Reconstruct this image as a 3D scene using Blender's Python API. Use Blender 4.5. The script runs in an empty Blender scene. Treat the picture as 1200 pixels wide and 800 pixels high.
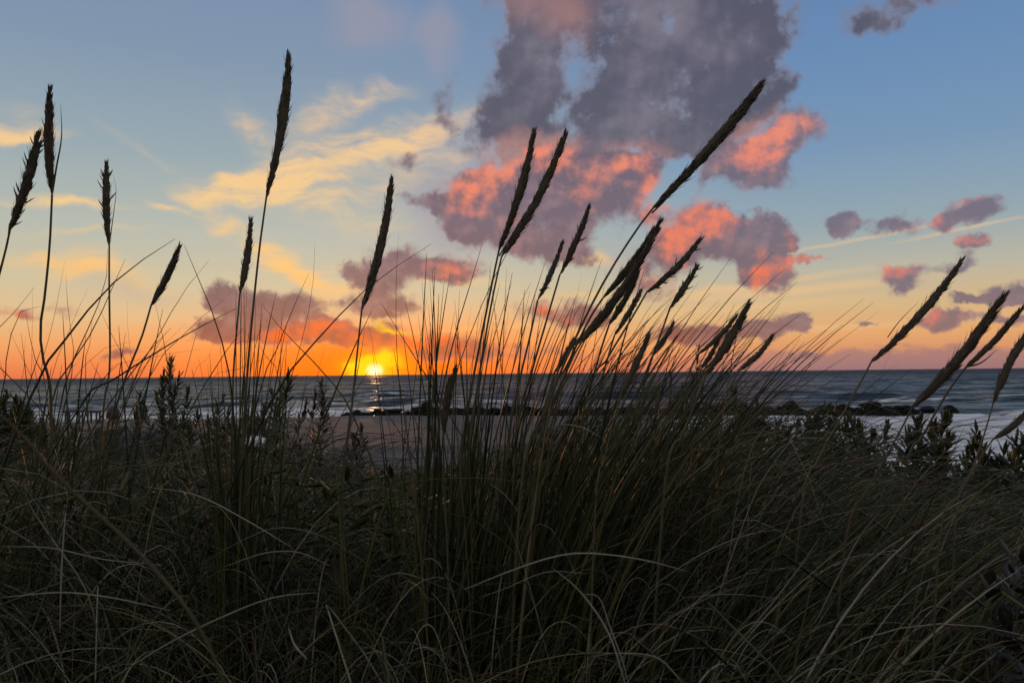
import bpy, bmesh, math, random
import numpy as np
from mathutils import Vector, Matrix, noise as mnoise

random.seed(7)
RNG = np.random.default_rng(11)
S = bpy.context.scene
COL = S.collection
R = math.radians

# ------------------------------------------------------------------ camera
F = 906.0                      # focal length in photograph pixels (1200 wide)
CZ = 5.0                       # eye height above the sea
cam_d = bpy.data.cameras.new("camera")
cam = bpy.data.objects.new("camera", cam_d)
COL.objects.link(cam)
cam_d.sensor_width = 36.0
cam_d.lens = F / 1200 * 36
cam_d.clip_start = 0.05
cam_d.clip_end = 80000
M = Matrix.Rotation(R(90 + 2.37), 4, 'X') @ Matrix.Rotation(R(-0.62), 4, 'Z')
M.translation = (0, 0, CZ)
cam.matrix_world = M
cam_d.dof.use_dof = True
cam_d.dof.focus_distance = 1.75
cam_d.dof.aperture_fstop = 11.0
S.camera = cam
M3 = np.array(M.to_3x3())

# ------------------------------------------------------------------ render look
S.view_settings.view_transform = 'Standard'
S.view_settings.look = 'None'
S.view_settings.exposure = 0.0
S.view_settings.gamma = 1.0
S.cycles.max_bounces = 5
S.cycles.diffuse_bounces = 2
S.cycles.glossy_bounces = 2
S.cycles.transmission_bounces = 3
S.cycles.transparent_max_bounces = 4
S.cycles.sample_clamp_indirect = 3.0
S.cycles.caustics_reflective = False
S.cycles.caustics_refractive = False

def ray(px, py):
    d = M3 @ np.array([(px - 600) / F, -(py - 400) / F, -1.0])
    return d / np.linalg.norm(d)

def at(px, py, y):
    """world point seen at photograph pixel (px,py), y metres ahead"""
    d = ray(px, py)
    return np.array([0, 0, CZ]) + d * (y / d[1])

def srgb(r, g, b):
    f = lambda c: (c / 255 / 12.92) if c / 255 <= 0.04045 else ((c / 255 + 0.055) / 1.055) ** 2.4
    return (f(r), f(g), f(b), 1.0)

SUN_AZ = math.atan2(ray(440, 437)[0], ray(440, 437)[1])

# ------------------------------------------------------------------ node helper
class NT:
    def __init__(s, tree):
        s.t = tree; s.N = tree.nodes; s.L = tree.links
        s.N.clear()
    def n(s, typ, **kw):
        nd = s.N.new(typ)
        for k, v in kw.items(): setattr(nd, k, v)
        return nd
    def put(s, sock, v):
        if v is None: return
        if isinstance(v, bpy.types.NodeSocket): s.L.new(v, sock)
        else: sock.default_value = v
    def m(s, op, a, b=None, c=None, clamp=False):
        nd = s.n('ShaderNodeMath', operation=op, use_clamp=clamp)
        for i, v in enumerate((a, b, c)): s.put(nd.inputs[i], v)
        return nd.outputs[0]
    def vm(s, op, a, b=None):
        nd = s.n('ShaderNodeVectorMath', operation=op)
        s.put(nd.inputs[0], a); s.put(nd.inputs[1], b)
        return nd.outputs[1] if op in ('LENGTH', 'DOT_PRODUCT') else nd.outputs[0]
    def scale(s, a, k):
        nd = s.n('ShaderNodeVectorMath', operation='SCALE')
        s.put(nd.inputs[0], a); s.put(nd.inputs[3], k); return nd.outputs[0]
    def step(s, x, a, b, t0=0.0, t1=1.0):
        nd = s.n('ShaderNodeMapRange', interpolation_type='SMOOTHSTEP')
        s.put(nd.inputs[0], x)
        for i, v in enumerate((a, b, t0, t1)): s.put(nd.inputs[i + 1], v)
        return nd.outputs[0]
    def mix(s, f, a, b, blend='MIX'):
        nd = s.n('ShaderNodeMix', data_type='RGBA', blend_type=blend)
        s.put(nd.inputs[0], f); s.put(nd.inputs[6], a); s.put(nd.inputs[7], b)
        return nd.outputs[2]
    def noise(s, vec, scale, detail=4, rough=0.55, out='Fac'):
        nd = s.n('ShaderNodeTexNoise', noise_dimensions='3D')
        s.put(nd.inputs['Vector'], vec); nd.inputs['Scale'].default_value = scale
        nd.inputs['Detail'].default_value = detail; nd.inputs['Roughness'].default_value = rough
        return nd.outputs[out]
    def ramp(s, f, stops, interp='LINEAR'):
        nd = s.n('ShaderNodeValToRGB'); cr = nd.color_ramp; cr.interpolation = interp
        while len(cr.elements) > 1: cr.elements.remove(cr.elements[-1])
        for i, (p, c) in enumerate(stops):
            e = cr.elements[0] if i == 0 else cr.elements.new(p)
            e.position = p; e.color = c
        s.put(nd.inputs[0], f); return nd.outputs[0]
    def xyz(s, x, y, z=0.0):
        nd = s.n('ShaderNodeCombineXYZ')
        s.put(nd.inputs[0], x); s.put(nd.inputs[1], y); s.put(nd.inputs[2], z); return nd.outputs[0]
    def sep(s, v):
        nd = s.n('ShaderNodeSeparateXYZ'); s.put(nd.inputs[0], v); return nd.outputs
    def mapping(s, v, loc=(0, 0, 0), rot=(0, 0, 0), sc=(1, 1, 1), typ='POINT'):
        nd = s.n('ShaderNodeMapping', vector_type=typ); s.put(nd.inputs[0], v)
        nd.inputs[1].default_value = loc; nd.inputs[2].default_value = rot; nd.inputs[3].default_value = sc
        return nd.outputs[0]

# ------------------------------------------------------------------ world: dusk sky
K = 9.06                       # sky chart units: 1 unit = 1/9.06 rad
def uv(px, py):
    d = ray(px, py)
    return math.atan2(d[0], d[1]) * K, math.asin(d[2]) * K, d

world = bpy.data.worlds.new("World"); S.world = world; world.use_nodes = True
world.cycles.sampling_method = 'NONE'
w = NT(world.node_tree)
tc = w.n('ShaderNodeTexCoord').outputs['Generated']
dx, dy, dz = w.sep(tc)[0:3]
az = w.m('ARCTAN2', dx, dy)
U = w.m('MULTIPLY', az, K)
V = w.m('MULTIPLY', w.m('ARCSINE', dz), K)
P = w.xyz(U, V)

def c(*rgb): return srgb(*rgb)
tt = w.m('DIVIDE', V, 5.0, clamp=True)
rampL = w.ramp(tt, [(0, c(230, 118, 82)), (.026, c(238, 138, 86)), (.070, c(240, 168, 108)), (.125, c(228, 190, 140)),
                    (.205, c(206, 194, 162)), (.316, c(182, 187, 177)), (.476, c(152, 170, 178)), (.676, c(130, 152, 176)), (.9, c(118, 141, 174))])
rampR = w.ramp(tt, [(0, c(172, 120, 112)), (.026, c(212, 140, 108)), (.076, c(230, 168, 112)), (.136, c(216, 182, 134)),
                    (.216, c(186, 182, 164)), (.316, c(148, 168, 178)), (.476, c(120, 152, 184)), (.676, c(104, 140, 183)), (.9, c(94, 128, 176))])
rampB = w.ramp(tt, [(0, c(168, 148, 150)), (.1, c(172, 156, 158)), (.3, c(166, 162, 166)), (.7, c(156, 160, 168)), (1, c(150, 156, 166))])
sky = w.mix(w.step(U, -2.5, 3.6), rampL, rampR)
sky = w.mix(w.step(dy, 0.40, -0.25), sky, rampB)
sky = w.mix(w.step(V, 4.7, 8.5), sky, c(166, 164, 169))
# soft streaks so the clear sky is not perfectly even
Pst = w.mapping(P, rot=(0, 0, R(7)), sc=(0.35, 2.6, 1))
st = w.noise(Pst, 1.0, 5, 0.6)

def blob(vec, px, py, rx, ry, rot=0.0):
    u0, v0, d = uv(px, py)
    k = (d[1] ** 2) / (d[0] ** 2 + d[1] ** 2)
    mp = w.mapping(vec, (u0, v0, 0), (0, 0, R(rot)), (rx / 100 * k, ry / 100 * k, 1), 'TEXTURE')
    g = w.n('ShaderNodeTexGradient', gradient_type='SPHERICAL')
    w.put(g.inputs[0], mp)
    return g.outputs['Fac']

def blobs(vec, lst, op='ADD'):
    acc = None
    for b in lst:
        wt = 1.0
        if len(b) == 6: wt = b[5]
        g = blob(vec, *b[:5])
        if wt != 1.0: g = w.m('MULTIPLY', g, wt)
        acc = g if acc is None else w.m(op, acc, g)
    return acc

# glow round the sun
g1 = w.step(blob(P, 440, 440, 460, 105), 0.0, 0.9)
sky = w.mix(w.m('MULTIPLY', g1, 0.68), sky, c(255, 128, 30))
g2 = w.step(blob(P, 440, 438, 235, 66), 0.0, 0.8)
sky = w.mix(w.m('MULTIPLY', g2, 0.85), sky, c(255, 112, 8))

# cirrus
n1 = w.noise(P, 1.5, 3, 0.5, 'Color')
Pc = w.vm('ADD', P, w.scale(w.vm('SUBTRACT', n1, (0.5, 0.5, 0.5)), 0.55))
cm = blobs(Pc, [(415, 178, 220, 34, 18, 1.0), (415, 118, 100, 22, 17, .75), (300, 216, 130, 26, 6, .9), (288, 140, 50, 24, -30, .55), (360, 155, 110, 34, 20, .35), (10, 152, 110, 22, 8, .9), (20, 128, 70, 26, 8, .4),
                (70, 236, 130, 12, 0, .8), (195, 241, 40, 8, -8, .8), (95, 318, 130, 40, -10, .9), (300, 285, 140, 24, -32, .9), (390, 335, 120, 16, -14, .9),
                (690, 300, 70, 16, 0, .8), (540, 330, 90, 10, 0, .7), (860, 345, 160, 14, 4, .6),
                (540, 200, 130, 70, 10, .35), (380, 240, 190, 40, -12, .5), (160, 170, 110, 14, -30, .28), (470, 205, 160, 18, 22, .4), (120, 270, 160, 12, 6, .4)])
Pw = w.vm('ADD', P, w.scale(w.vm('SUBTRACT', n1, (0.5, 0.5, 0.5)), 0.06))
cm2 = blobs(Pw, [(345, 318, 70, 5, 0, .9), (420, 313, 50, 4, 0, 1.0), (900, 332, 190, 7, 6, .9), (1000, 281, 150, 4, 7, 1.0), (1130, 268, 130, 4, 7, .9), (940, 340, 210, 9, 4, 1.0), (955, 385, 280, 8, 2, .9), (880, 360, 240, 10, 3, .7), (560, 385, 160, 5, 3, .7), (700, 345, 130, 6, 2, .6)])
Ps = w.mapping(Pc, rot=(0, 0, R(-20)), sc=(0.65, 3.2, 1))
cn = w.noise(Ps, 1.6, 6, 0.62)
cn2 = w.noise(w.mapping(P, rot=(0, 0, R(-22)), sc=(1.2, 5.0, 1)), 2.6, 6, 0.65)
cir = w.step(w.m('MULTIPLY', w.m('MINIMUM', cm, 0.85), w.m('MULTIPLY_ADD', cn, 2.5, w.m('MULTIPLY_ADD', cn2, 0.5, -0.72))), 0.04, 0.85)
ccol = w.ramp(w.m('DIVIDE', V, 4.0, clamp=True), [(0, c(255, 170, 70)), (.2, c(255, 192, 108)), (.45, c(253, 208, 138)), (.7, c(250, 206, 150)), (1, c(205, 190, 185))])
ccol = w.mix(w.step(U, 0.6, 3.0, 0, .65), ccol, c(214, 190, 162))
sky = w.mix(w.m('MULTIPLY', cir, 0.9), sky, ccol)
sky = w.mix(w.m('MULTIPLY', w.step(cm2, 0.0, 0.9), w.m('MULTIPLY_ADD', st, 1.0, 0.05)), sky, w.mix(0.4, ccol, c(248, 196, 132)))
# faint high mauve veils
veil = blobs(Pc, [(430, 25, 75, 55, 0), (515, 45, 40, 50, 0), (600, 230, 120, 90, 0, .6), (150, 345, 110, 30, 0, .5), (520, 250, 110, 120, 0, .7), (760, 300, 120, 40, 0, .6)])
sky = w.mix(w.m('MULTIPLY', w.step(w.m('MULTIPLY', veil, w.m('ADD', st, .4)), 0.05, .8), 0.6), sky, c(158, 152, 168))

# cumulus
half = (0.5, 0.5, 0.5)
n2 = w.noise(P, 0.9, 2, 0.5, 'Color')
n3 = w.noise(P, 3.0, 5, 0.6, 'Color')
Pk = w.vm('ADD', P, w.vm('ADD', w.scale(w.vm('SUBTRACT', n2, half), 0.45), w.scale(w.vm('SUBTRACT', n3, half), 0.34)))
GREY = [(632, 20, 80, 100, 0), (628, 110, 88, 95, 8), (600, 172, 80, 66, 0), (665, 155, 110, 55, 0), (770, 130, 170, 66, 4),
        (775, 50, 140, 120, 0), (840, 60, 110, 110, 20), (870, 0, 90, 80, 0), (740, 0, 90, 80, 0), (895, 105, 44, 50, 0, .8), (830, 150, 80, 40, 0),
        (1085, -4, 140, 40, 0, .55), (1025, 22, 60, 24, 0, .45), (640, 40, 60, 60, 0, .5)]
MID = [(572, 254, 78, 60, 0), (546, 242, 46, 46, 0), (640, 286, 76, 38, 0), (640, 205, 110, 56, 0, .9), (698, 232, 88, 66, 0), (744, 192, 58, 34, 0),
       (926, 154, 68, 40, 0), (895, 182, 56, 36, 0), (890, 210, 54, 28, 0, .8), (828, 205, 36, 26, 35, .7), (850, 185, 50, 30, 0, .5),
       (818, 264, 80, 42, 0), (852, 278, 66, 38, 0), (884, 285, 62, 44, 0), (905, 268, 34, 34, 0), (895, 322, 46, 34, 0), (785, 300, 50, 36, 0, .8), (928, 287, 17, 15, 0),
       (986, 266, 40, 20, 0), (1052, 265, 38, 23, 0), (1142, 243, 50, 26, 0), (1107, 262, 26, 16, 0), (1140, 288, 33, 24, 0), (1128, 314, 44, 17, 0),
       (1058, 325, 48, 28, 0), (1195, 345, 62, 24, 0), (1102, 378, 46, 23, 0), (1180, 378, 58, 18, 0), (1150, 354, 50, 10, 0),
       (905, 379, 58, 20, 0), (945, 377, 24, 15, 0, .8), (815, 390, 90, 20, 0), (1018, 375, 22, 8, 0, .8), (935, 417, 50, 12, 0, .7),
       (468, 312, 74, 34, 0), (418, 318, 44, 18, 0, .6), (440, 338, 44, 20, 0, .6), (530, 318, 56, 22, 0, .9), (440, 358, 72, 20, 0), (258, 345, 40, 32, 0), (318, 354, 84, 26, 0), (335, 387, 140, 27, 0), (270, 386, 60, 20, 0),
       (420, 391, 150, 20, 0, .8), (520, 405, 120, 14, 0, .6), (645, 362, 64, 26, 0, .8), (690, 376, 60, 18, 0, .7), (760, 335, 70, 40, 0, .55),
       (527, 102, 40, 27, 30, .65), (527, 150, 32, 34, 0, .6), (480, 188, 48, 20, 0, .55), (487, 236, 62, 15, -8, .65), (135, 415, 70, 13, 0, .55), (25, 365, 100, 22, 0, .6),
       (600, 415, 260, 14, 0, .5), (960, 305, 60, 9, 0, .7), (700, 300, 60, 16, 0, .3)]
gr = blobs(Pk, GREY)
Pm = w.vm('ADD', P, w.vm('ADD', w.scale(w.vm('SUBTRACT', n2, half), 0.16), w.scale(w.vm('SUBTRACT', n3, half), 0.36)))
md = blobs(Pm, MID)
fb = w.noise(P, 2.2, 8, 0.62)
fz = w.m('MULTIPLY_ADD', fb, 2.7, -1.38)
hole = blob(w.vm('ADD', P, w.scale(w.vm('SUBTRACT', n3, half), 0.6)), 680, 78, 34, 100, -12)
gd = w.m('SUBTRACT', w.m('ADD', w.m('MINIMUM', gr, 0.9), fz), w.m('MULTIPLY', hole, 0.42))
mdd = w.m('MULTIPLY_ADD', fz, 0.62, w.m('MINIMUM', md, 0.85))
ga = w.m('MULTIPLY', w.step(gd, -0.05, 0.72), w.step(gr, 0.02, 0.46))
ma = w.m('MULTIPLY', w.step(mdd, 0.16, 0.62), w.step(md, 0.06, 0.40))
# relief: compare the billows with the billows a little lower and to the left, where the light comes from
bl = w.noise(P, 2.6, 5, 0.55)
bl2 = w.noise(w.vm('ADD', P, (0.06, -0.09, 0.0)), 2.6, 5, 0.55)
rel = w.m('MULTIPLY', w.m('SUBTRACT', bl, bl2), 4.0)
PINK = [(545, 222, 50, 50, 0), (580, 208, 50, 28, 0, .9), (618, 180, 70, 34, 0), (660, 190, 40, 50, 0, .7), (744, 192, 66, 40, 0), (690, 222, 30, 34, 0, .7), (600, 270, 40, 40, 0, .3), (765, 235, 26, 60, 0, .6),
        (925, 152, 74, 40, 0), (885, 178, 60, 40, 0), (800, 258, 80, 60, 0), (845, 250, 40, 30, 0, .6), (785, 275, 40, 50, 0, .6),
        (895, 322, 52, 38, 0), (928, 287, 26, 24, 0), (1138, 285, 50, 30, 0, .95), (1103, 262, 36, 24, 0, .95), (1052, 322, 50, 30, 0, .8), (1093, 377, 50, 30, 0, .85), (1130, 232, 60, 16, 0, .5), (1190, 372, 40, 20, 0, .4),
        (535, 318, 60, 28, 0, .9), (620, 5, 90, 40, 0, .4), (672, 30, 50, 50, 0, .4), (1065, 268, 34, 20, 0, .5), (960, 305, 60, 16, 0, .6), (650, 362, 60, 24, 0, .7), (762, 330, 70, 40, 0, .55),
        (335, 394, 140, 22, 0, .6), (425, 392, 150, 24, 0, 1.0), (320, 368, 90, 14, 0, .2), (520, 405, 110, 20, 0, .9), (25, 365, 90, 22, 0, .8), (640, 300, 60, 14, 0, .4)]
pk = w.m('MINIMUM', blobs(Pm, PINK), 0.9)
pfac = w.m('MULTIPLY', w.step(pk, 0.02, 0.32), w.step(w.m('ADD', w.m('MULTIPLY', pk, 0.9), w.m('MULTIPLY_ADD', rel, 0.72, w.m('MULTIPLY', fz, -0.15))), 0.10, 1.22))
lowv = w.m('DIVIDE', V, 4.4, clamp=True)
pcol = w.ramp(lowv, [(0, c(236, 88, 26)), (.12, c(236, 96, 48)), (.28, c(238, 120, 88)), (.5, c(242, 134, 104)), (.75, c(234, 148, 126)), (1, c(208, 146, 138))])
pcol = w.mix(w.step(U, 2.8, 4.8, 0, .6), pcol, c(222, 134, 130))
bcol = w.ramp(lowv, [(0, c(170, 86, 60)), (.10, c(138, 82, 78)), (.2, c(118, 88, 96)), (.4, c(112, 96, 112)), (.7, c(102, 97, 116)), (1, c(98, 98, 118))])
bcol = w.mix(w.step(U, 1.5, 4.0, 0, .75), bcol, w.ramp(lowv, [(0, c(150, 120, 118)), (.2, c(122, 114, 128)), (.5, c(112, 112, 134)), (1, c(110, 114, 134))]))
lite = w.m('ADD', w.m('MULTIPLY', rel, 0.9), 0.25, clamp=True)
bcol = w.mix(w.m('MULTIPLY', lite, 0.6), bcol, w.mix(0.55, bcol, c(190, 150, 152)))
bcol = w.mix(w.m('MULTIPLY', w.step(mdd, 0.65, 0.12), 0.35), bcol, c(180, 160, 168))
ccl = w.mix(w.m('POWER', pfac, .8), bcol, w.mix(w.m('POWER', pfac, 1.4), w.mix(.45, bcol, pcol), pcol))
gcol = w.mix(w.step(w.m('ADD', w.noise(P, 0.8, 4, 0.5), w.m('MULTIPLY', rel, .10)), 0.42, 0.72), c(86, 86, 104), c(122, 116, 130))
gcol = w.mix(w.m('MULTIPLY', w.step(gd, 0.8, 0.2), 0.6), gcol, c(152, 150, 168))
gcol = w.mix(w.m('MULTIPLY', w.step(pk, .05, .6), 0.5), gcol, c(206, 146, 134))
sky = w.mix(w.m('MULTIPLY', ga, 0.97), sky, gcol)
sky = w.mix(w.m('MULTIPLY', ma, 0.96), sky, ccl)
# distant cloud bank low on the right
bn = w.noise(w.mapping(P, sc=(1.0, 2.2, 1)), 2.2, 5, 0.6)
bank = w.m('MULTIPLY', w.step(w.m('SUBTRACT', w.m('MULTIPLY_ADD', bn, 0.36, 0.04), V), -0.03, 0.05), w.step(U, 1.9, 3.6))
sky = w.mix(w.m('MULTIPLY', bank, 0.7), sky, c(150, 118, 124))
# the sun, half sunk, and its burnt-out surround broken by thin cloud
sg = blobs(Pc, [(440, 432, 46, 30, 0), (424, 420, 34, 18, 0, .7), (455, 420, 28, 18, 0, .6), (455, 386, 45, 7, -16, .7)])
sgn = w.noise(w.mapping(P, sc=(1.2, 3.0, 1)), 4.5, 4, 0.6)
sgf = w.step(w.m('MULTIPLY', sg, w.m('MULTIPLY_ADD', sgn, 1.5, 0.1)), 0.02, 0.85)
sky = w.mix(w.step(blob(P, 440, 434, 70, 44), 0.0, 1.0, 0, .8), sky, (1.05, 0.36, 0.006, 1))
sky = w.mix(sgf, sky, (1.15, 0.70, 0.01, 1))
core = w.step(blob(P, 439, 434, 13, 11), 0.0, 0.9)
sky = w.mix(core, sky, (1.7, 1.5, 0.75, 1))
# the physical sky adds a little of its own dusk light
nis = w.n('ShaderNodeTexSky', sky_type='NISHITA', sun_disc=False, sun_elevation=R(1.0), sun_rotation=SUN_AZ, altitude=5.0)
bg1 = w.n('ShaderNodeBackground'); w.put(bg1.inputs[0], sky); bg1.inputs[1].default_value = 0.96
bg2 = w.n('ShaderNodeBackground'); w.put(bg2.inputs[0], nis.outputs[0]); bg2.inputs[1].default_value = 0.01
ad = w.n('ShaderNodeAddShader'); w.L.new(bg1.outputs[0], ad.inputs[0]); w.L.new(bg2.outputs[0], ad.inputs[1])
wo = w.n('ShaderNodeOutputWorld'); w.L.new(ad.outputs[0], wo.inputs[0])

# ------------------------------------------------------------------ the sun lamp
ld = bpy.data.lights.new("sun", 'SUN'); ld.energy = 0.6; ld.angle = R(0.5); ld.color = (1.0, 0.42, 0.14); ld.specular_factor = 0.02
lo = bpy.data.objects.new("sun", ld); COL.objects.link(lo)
lo.location = (-20, 60, 30)
sd_ = Vector((math.sin(SUN_AZ) * math.cos(R(1.0)), math.cos(SUN_AZ) * math.cos(R(1.0)), math.sin(R(1.0))))
lo.rotation_euler = sd_.to_track_quat('Z', 'Y').to_euler()

# ================================================================== materials
def mat(name):
    m_ = bpy.data.materials.new(name); m_.use_nodes = True
    return m_, NT(m_.node_tree)

def foliage_mat(name, cols, rough=0.55, trans=0.25, streak=60):
    m_, t = mat(name)
    geo = t.n('ShaderNodeNewGeometry')
    rnd = geo.outputs['Random Per Island']
    base = t.ramp(rnd, [(i / len(cols), (*k, 1)) for i, k in enumerate(cols)], 'CONSTANT' if len(cols) > 6 else 'LINEAR')
    tcn = t.n('ShaderNodeTexCoord').outputs['Object']
    nz = t.noise(tcn, streak, 3, 0.6)
    base = t.mix(t.m('MULTIPLY', t.step(nz, .3, .75), 0.45), base, t.mix(1.0, base, (0.55, 0.45, 0.35, 1), 'MULTIPLY'))
    b = t.n('ShaderNodeBsdfPrincipled'); t.put(b.inputs['Base Color'], base); b.inputs['Roughness'].default_value = rough
    tr = t.n('ShaderNodeBsdfTranslucent'); t.put(tr.inputs['Color'], base)
    mx = t.n('ShaderNodeMixShader'); mx.inputs[0].default_value = trans
    t.L.new(b.outputs[0], mx.inputs[1]); t.L.new(tr.outputs[0], mx.inputs[2])
    o = t.n('ShaderNodeOutputMaterial'); t.L.new(mx.outputs[0], o.inputs[0])
    return m_

def plain_mat(name, c0, c1, scale=8, rough=0.8, bump=0.0, detail=5):
    m_, t = mat(name)
    tcn = t.n('ShaderNodeTexCoord').outputs['Object']
    nz = t.noise(tcn, scale, detail, 0.6)
    b = t.n('ShaderNodeBsdfPrincipled')
    t.put(b.inputs['Base Color'], t.mix(t.step(nz, .3, .7), (*c0, 1), (*c1, 1))); b.inputs['Roughness'].default_value = rough
    if bump:
        bp = t.n('ShaderNodeBump'); bp.inputs['Strength'].default_value = bump; bp.inputs['Distance'].default_value = 0.05
        t.put(bp.inputs['Height'], nz); t.L.new(bp.outputs[0], b.inputs['Normal'])
    o = t.n('ShaderNodeOutputMaterial'); t.L.new(b.outputs[0], o.inputs[0])
    return m_

M_GREEN = foliage_mat('marram_leaf', [(.026, .036, .010), (.10, .115, .03), (.034, .046, .014), (.20, .16, .07), (.028, .036, .012), (.13, .13, .04), (.05, .068, .018)])
M_MIXED = foliage_mat('marram_tangle', [(.026, .036, .010), (.075, .088, .02), (.028, .036, .012), (.14, .145, .045), (.028, .036, .012), (.36, .33, .24), (.05, .058, .018), (.20, .19, .08), (.025, .03, .012), (.40, .36, .28), (.06, .065, .022), (.12, .135, .04), (.07, .085, .02), (.17, .085, .045), (.03, .04, .014), (.09, .10, .026)])
M_WEED = foliage_mat('weed_leaf', [(.065, .085, .016), (.115, .13, .026), (.045, .062, .015), (.17, .155, .04), (.085, .105, .02)], trans=.3)
M_DRY = foliage_mat('dry_leaf', [(.26, .24, .17), (.38, .35, .28), (.18, .16, .10), (.32, .30, .24), (.22, .15, .09)], trans=.15)
M_STEM = foliage_mat('stalk', [(.10, .09, .04), (.13, .10, .05), (.08, .08, .035)], trans=.1)
M_HEAD = foliage_mat('seed_head', [(.08, .062, .035), (.11, .085, .05), (.06, .048, .03), (.14, .11, .068)], rough=.7, trans=.2, streak=200)
M_SHRUB = foliage_mat('shrub_leaf', [(.035, .055, .016), (.05, .072, .02), (.075, .095, .03), (.045, .06, .022), (.09, .09, .03)], rough=.5, trans=.2, streak=40)
M_SHRUBR = foliage_mat('reddish_shrub_leaf', [(.07, .05, .025), (.10, .06, .035), (.06, .06, .03), (.12, .07, .04)], rough=.5, trans=.2, streak=40)
M_BROAD = foliage_mat('broad_leaf', [(.02, .022, .014), (.05, .05, .042), (.03, .02, .014), (.02, .026, .016)], rough=.45, trans=.15, streak=40)
M_TWIG = plain_mat('twig_bark', (.06, .045, .03), (.10, .08, .055), 30)
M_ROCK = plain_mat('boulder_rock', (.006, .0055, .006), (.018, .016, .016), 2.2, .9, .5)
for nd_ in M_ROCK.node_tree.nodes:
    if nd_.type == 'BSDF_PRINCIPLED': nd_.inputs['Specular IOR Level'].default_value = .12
M_WOOD = plain_mat('weathered_wood', (.05, .04, .035), (.09, .075, .06), 14, .85)

# ================================================================== ground
PY = np.array([-400, -60, -10, 0, 2, 4, 8, 11, 15, 20, 25, 30, 40, 60, 5000.])
PZ = np.array([-3.0, -2.0, -.5, -.6, -.62, -.86, -1.18, -1.36, -1.95, -3.0, -3.9, -4.5, -6.5, -9, -9.])
def sstep(x, a, b):
    t = np.clip((x - a) / (b - a), 0, 1); return t * t * (3 - 2 * t)
def shore_sd(x, y):
    """signed distance to the waterline: positive in the water"""
    xs = 10 + (y - 40) / 4.9
    right = np.minimum(y - 36, (x - xs) * 0.98)
    right = np.where(y < 36, y - 36 - np.maximum(0, 8 - x) * .8, right)
    far = y - (94 - 0.10 * (np.clip(x, -20, 60) + 20)) + 1.2 * np.sin(x * 0.11 + 1) + .8 * np.sin(x * .31)
    far = np.where(x > -23, far - 5.0 * sstep(x, -23, -18) , far)
    return np.maximum(np.minimum(right, 300), far) + 0.4 * np.sin(x * .7 + y * .5)
def ground(x, y):
    x = np.asarray(x, float); y = np.asarray(y, float)
    z = np.interp(y, PY, PZ)
    z = z - 0.5 * sstep(x, 1.5, 6) * sstep(y, 5, 14)
    z = z + (0.05 * np.sin(x * 1.7 + 0.6 * y) + 0.04 * np.sin(y * 2.3 - x) ) * sstep(y, 22, 10) * sstep(np.hypot(x, y), 0.5, 3)
    z = z + 0.5 * np.sin(x * .09 + 1) * sstep(np.abs(x), 8, 25) * sstep(y, 40, 20)
    sd = shore_sd(x, y)
    beach = -5.0 + np.clip(-sd * 0.018, -3, 0.42) + 0.02 * np.sin(x * .9 + y * .35) + 0.05 * sstep(-sd, 12, 0) * np.sin(y * 1.1)
    trk = np.exp(-((y - 50 - 0.25 * x - .4 * np.sin(x * .5)) / 0.45) ** 2) * 0.26
    beach = beach + trk * (sd < -5)
    return CZ + np.maximum(z, beach)

def mesh_from(name, verts, faces_quads=None, smooth=True, mats=(), faces=None):
    me = bpy.data.meshes.new(name)
    if faces is not None:
        me.from_pydata([tuple(v) for v in verts], [], faces)
    else:
        verts = np.asarray(verts, np.float32); q = np.asarray(faces_quads, np.int32)
        k = q.shape[1]
        me.vertices.add(len(verts)); me.vertices.foreach_set('co', verts.ravel())
        me.loops.add(q.size); me.loops.foreach_set('vertex_index', q.ravel())
        me.polygons.add(len(q)); me.polygons.foreach_set('loop_start', np.arange(len(q), dtype=np.int32) * k)
        me.update(calc_edges=True)
    if smooth:
        me.polygons.foreach_set('use_smooth', np.ones(len(me.polygons), bool))
    for m_ in mats: me.materials.append(m_)
    me.validate()
    return me

def link(name, me, parent=None, loc=(0, 0, 0)):
    o = bpy.data.objects.new(name, me); COL.objects.link(o)
    o.location = loc
    if parent is not None: o.parent = parent
    return o
def tag(o, label=None, cat=None, group=None, kind=None):
    if label: o['label'] = label
    if cat: o['category'] = cat
    if group: o['group'] = group
    if kind: o['kind'] = kind
    return o
def empty(name, loc, label, cat, group=None):
    o = bpy.data.objects.new(name, None); COL.objects.link(o); o.location = tuple(loc)
    o.empty_display_size = 0.05
    return tag(o, label, cat, group)

def grid_faces(nr, nc):
    i = np.arange(nr - 1)[:, None] * nc + np.arange(nc - 1)[None, :]
    return np.stack([i, i + 1, i + nc + 1, i + nc], -1).reshape(-1, 4)

gx = np.concatenate([-np.geomspace(400, 6, 70), np.linspace(-5.9, 5.9, 90), np.geomspace(6, 400, 90)])
gy = np.concatenate([np.linspace(-300, -8, 14), np.linspace(-7, 20, 150), np.linspace(20.3, 110, 200), np.geomspace(112, 600, 16)])
GX, GY = np.meshgrid(gx, gy)
GZ = ground(GX, GY)
me = mesh_from('ground', np.stack([GX, GY, GZ], -1).reshape(-1, 3), grid_faces(len(gy), len(gx)))
m_, t = mat('dune_and_beach_sand')
pos = t.n('ShaderNodeNewGeometry').outputs['Position']
px_, py_, pz_ = t.sep(pos)[0:3]
nA = t.noise(pos, 1.3, 6, .6); nB = t.noise(pos, 28, 4, .65); nC = t.noise(t.mapping(pos, sc=(.12, .5, 1)), 1.0, 5, .6)
sand = t.mix(t.step(nC, .3, .7), (.088, .076, .075, 1), (.122, .106, .104, 1))
wet = t.step(pz_, .22, .06)
sand = t.mix(wet, sand, (.06, .05, .047, 1))
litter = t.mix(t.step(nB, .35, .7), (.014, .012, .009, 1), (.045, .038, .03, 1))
litter = t.mix(t.step(nA, .45, .7), litter, (.03, .027, .019, 1))
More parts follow.
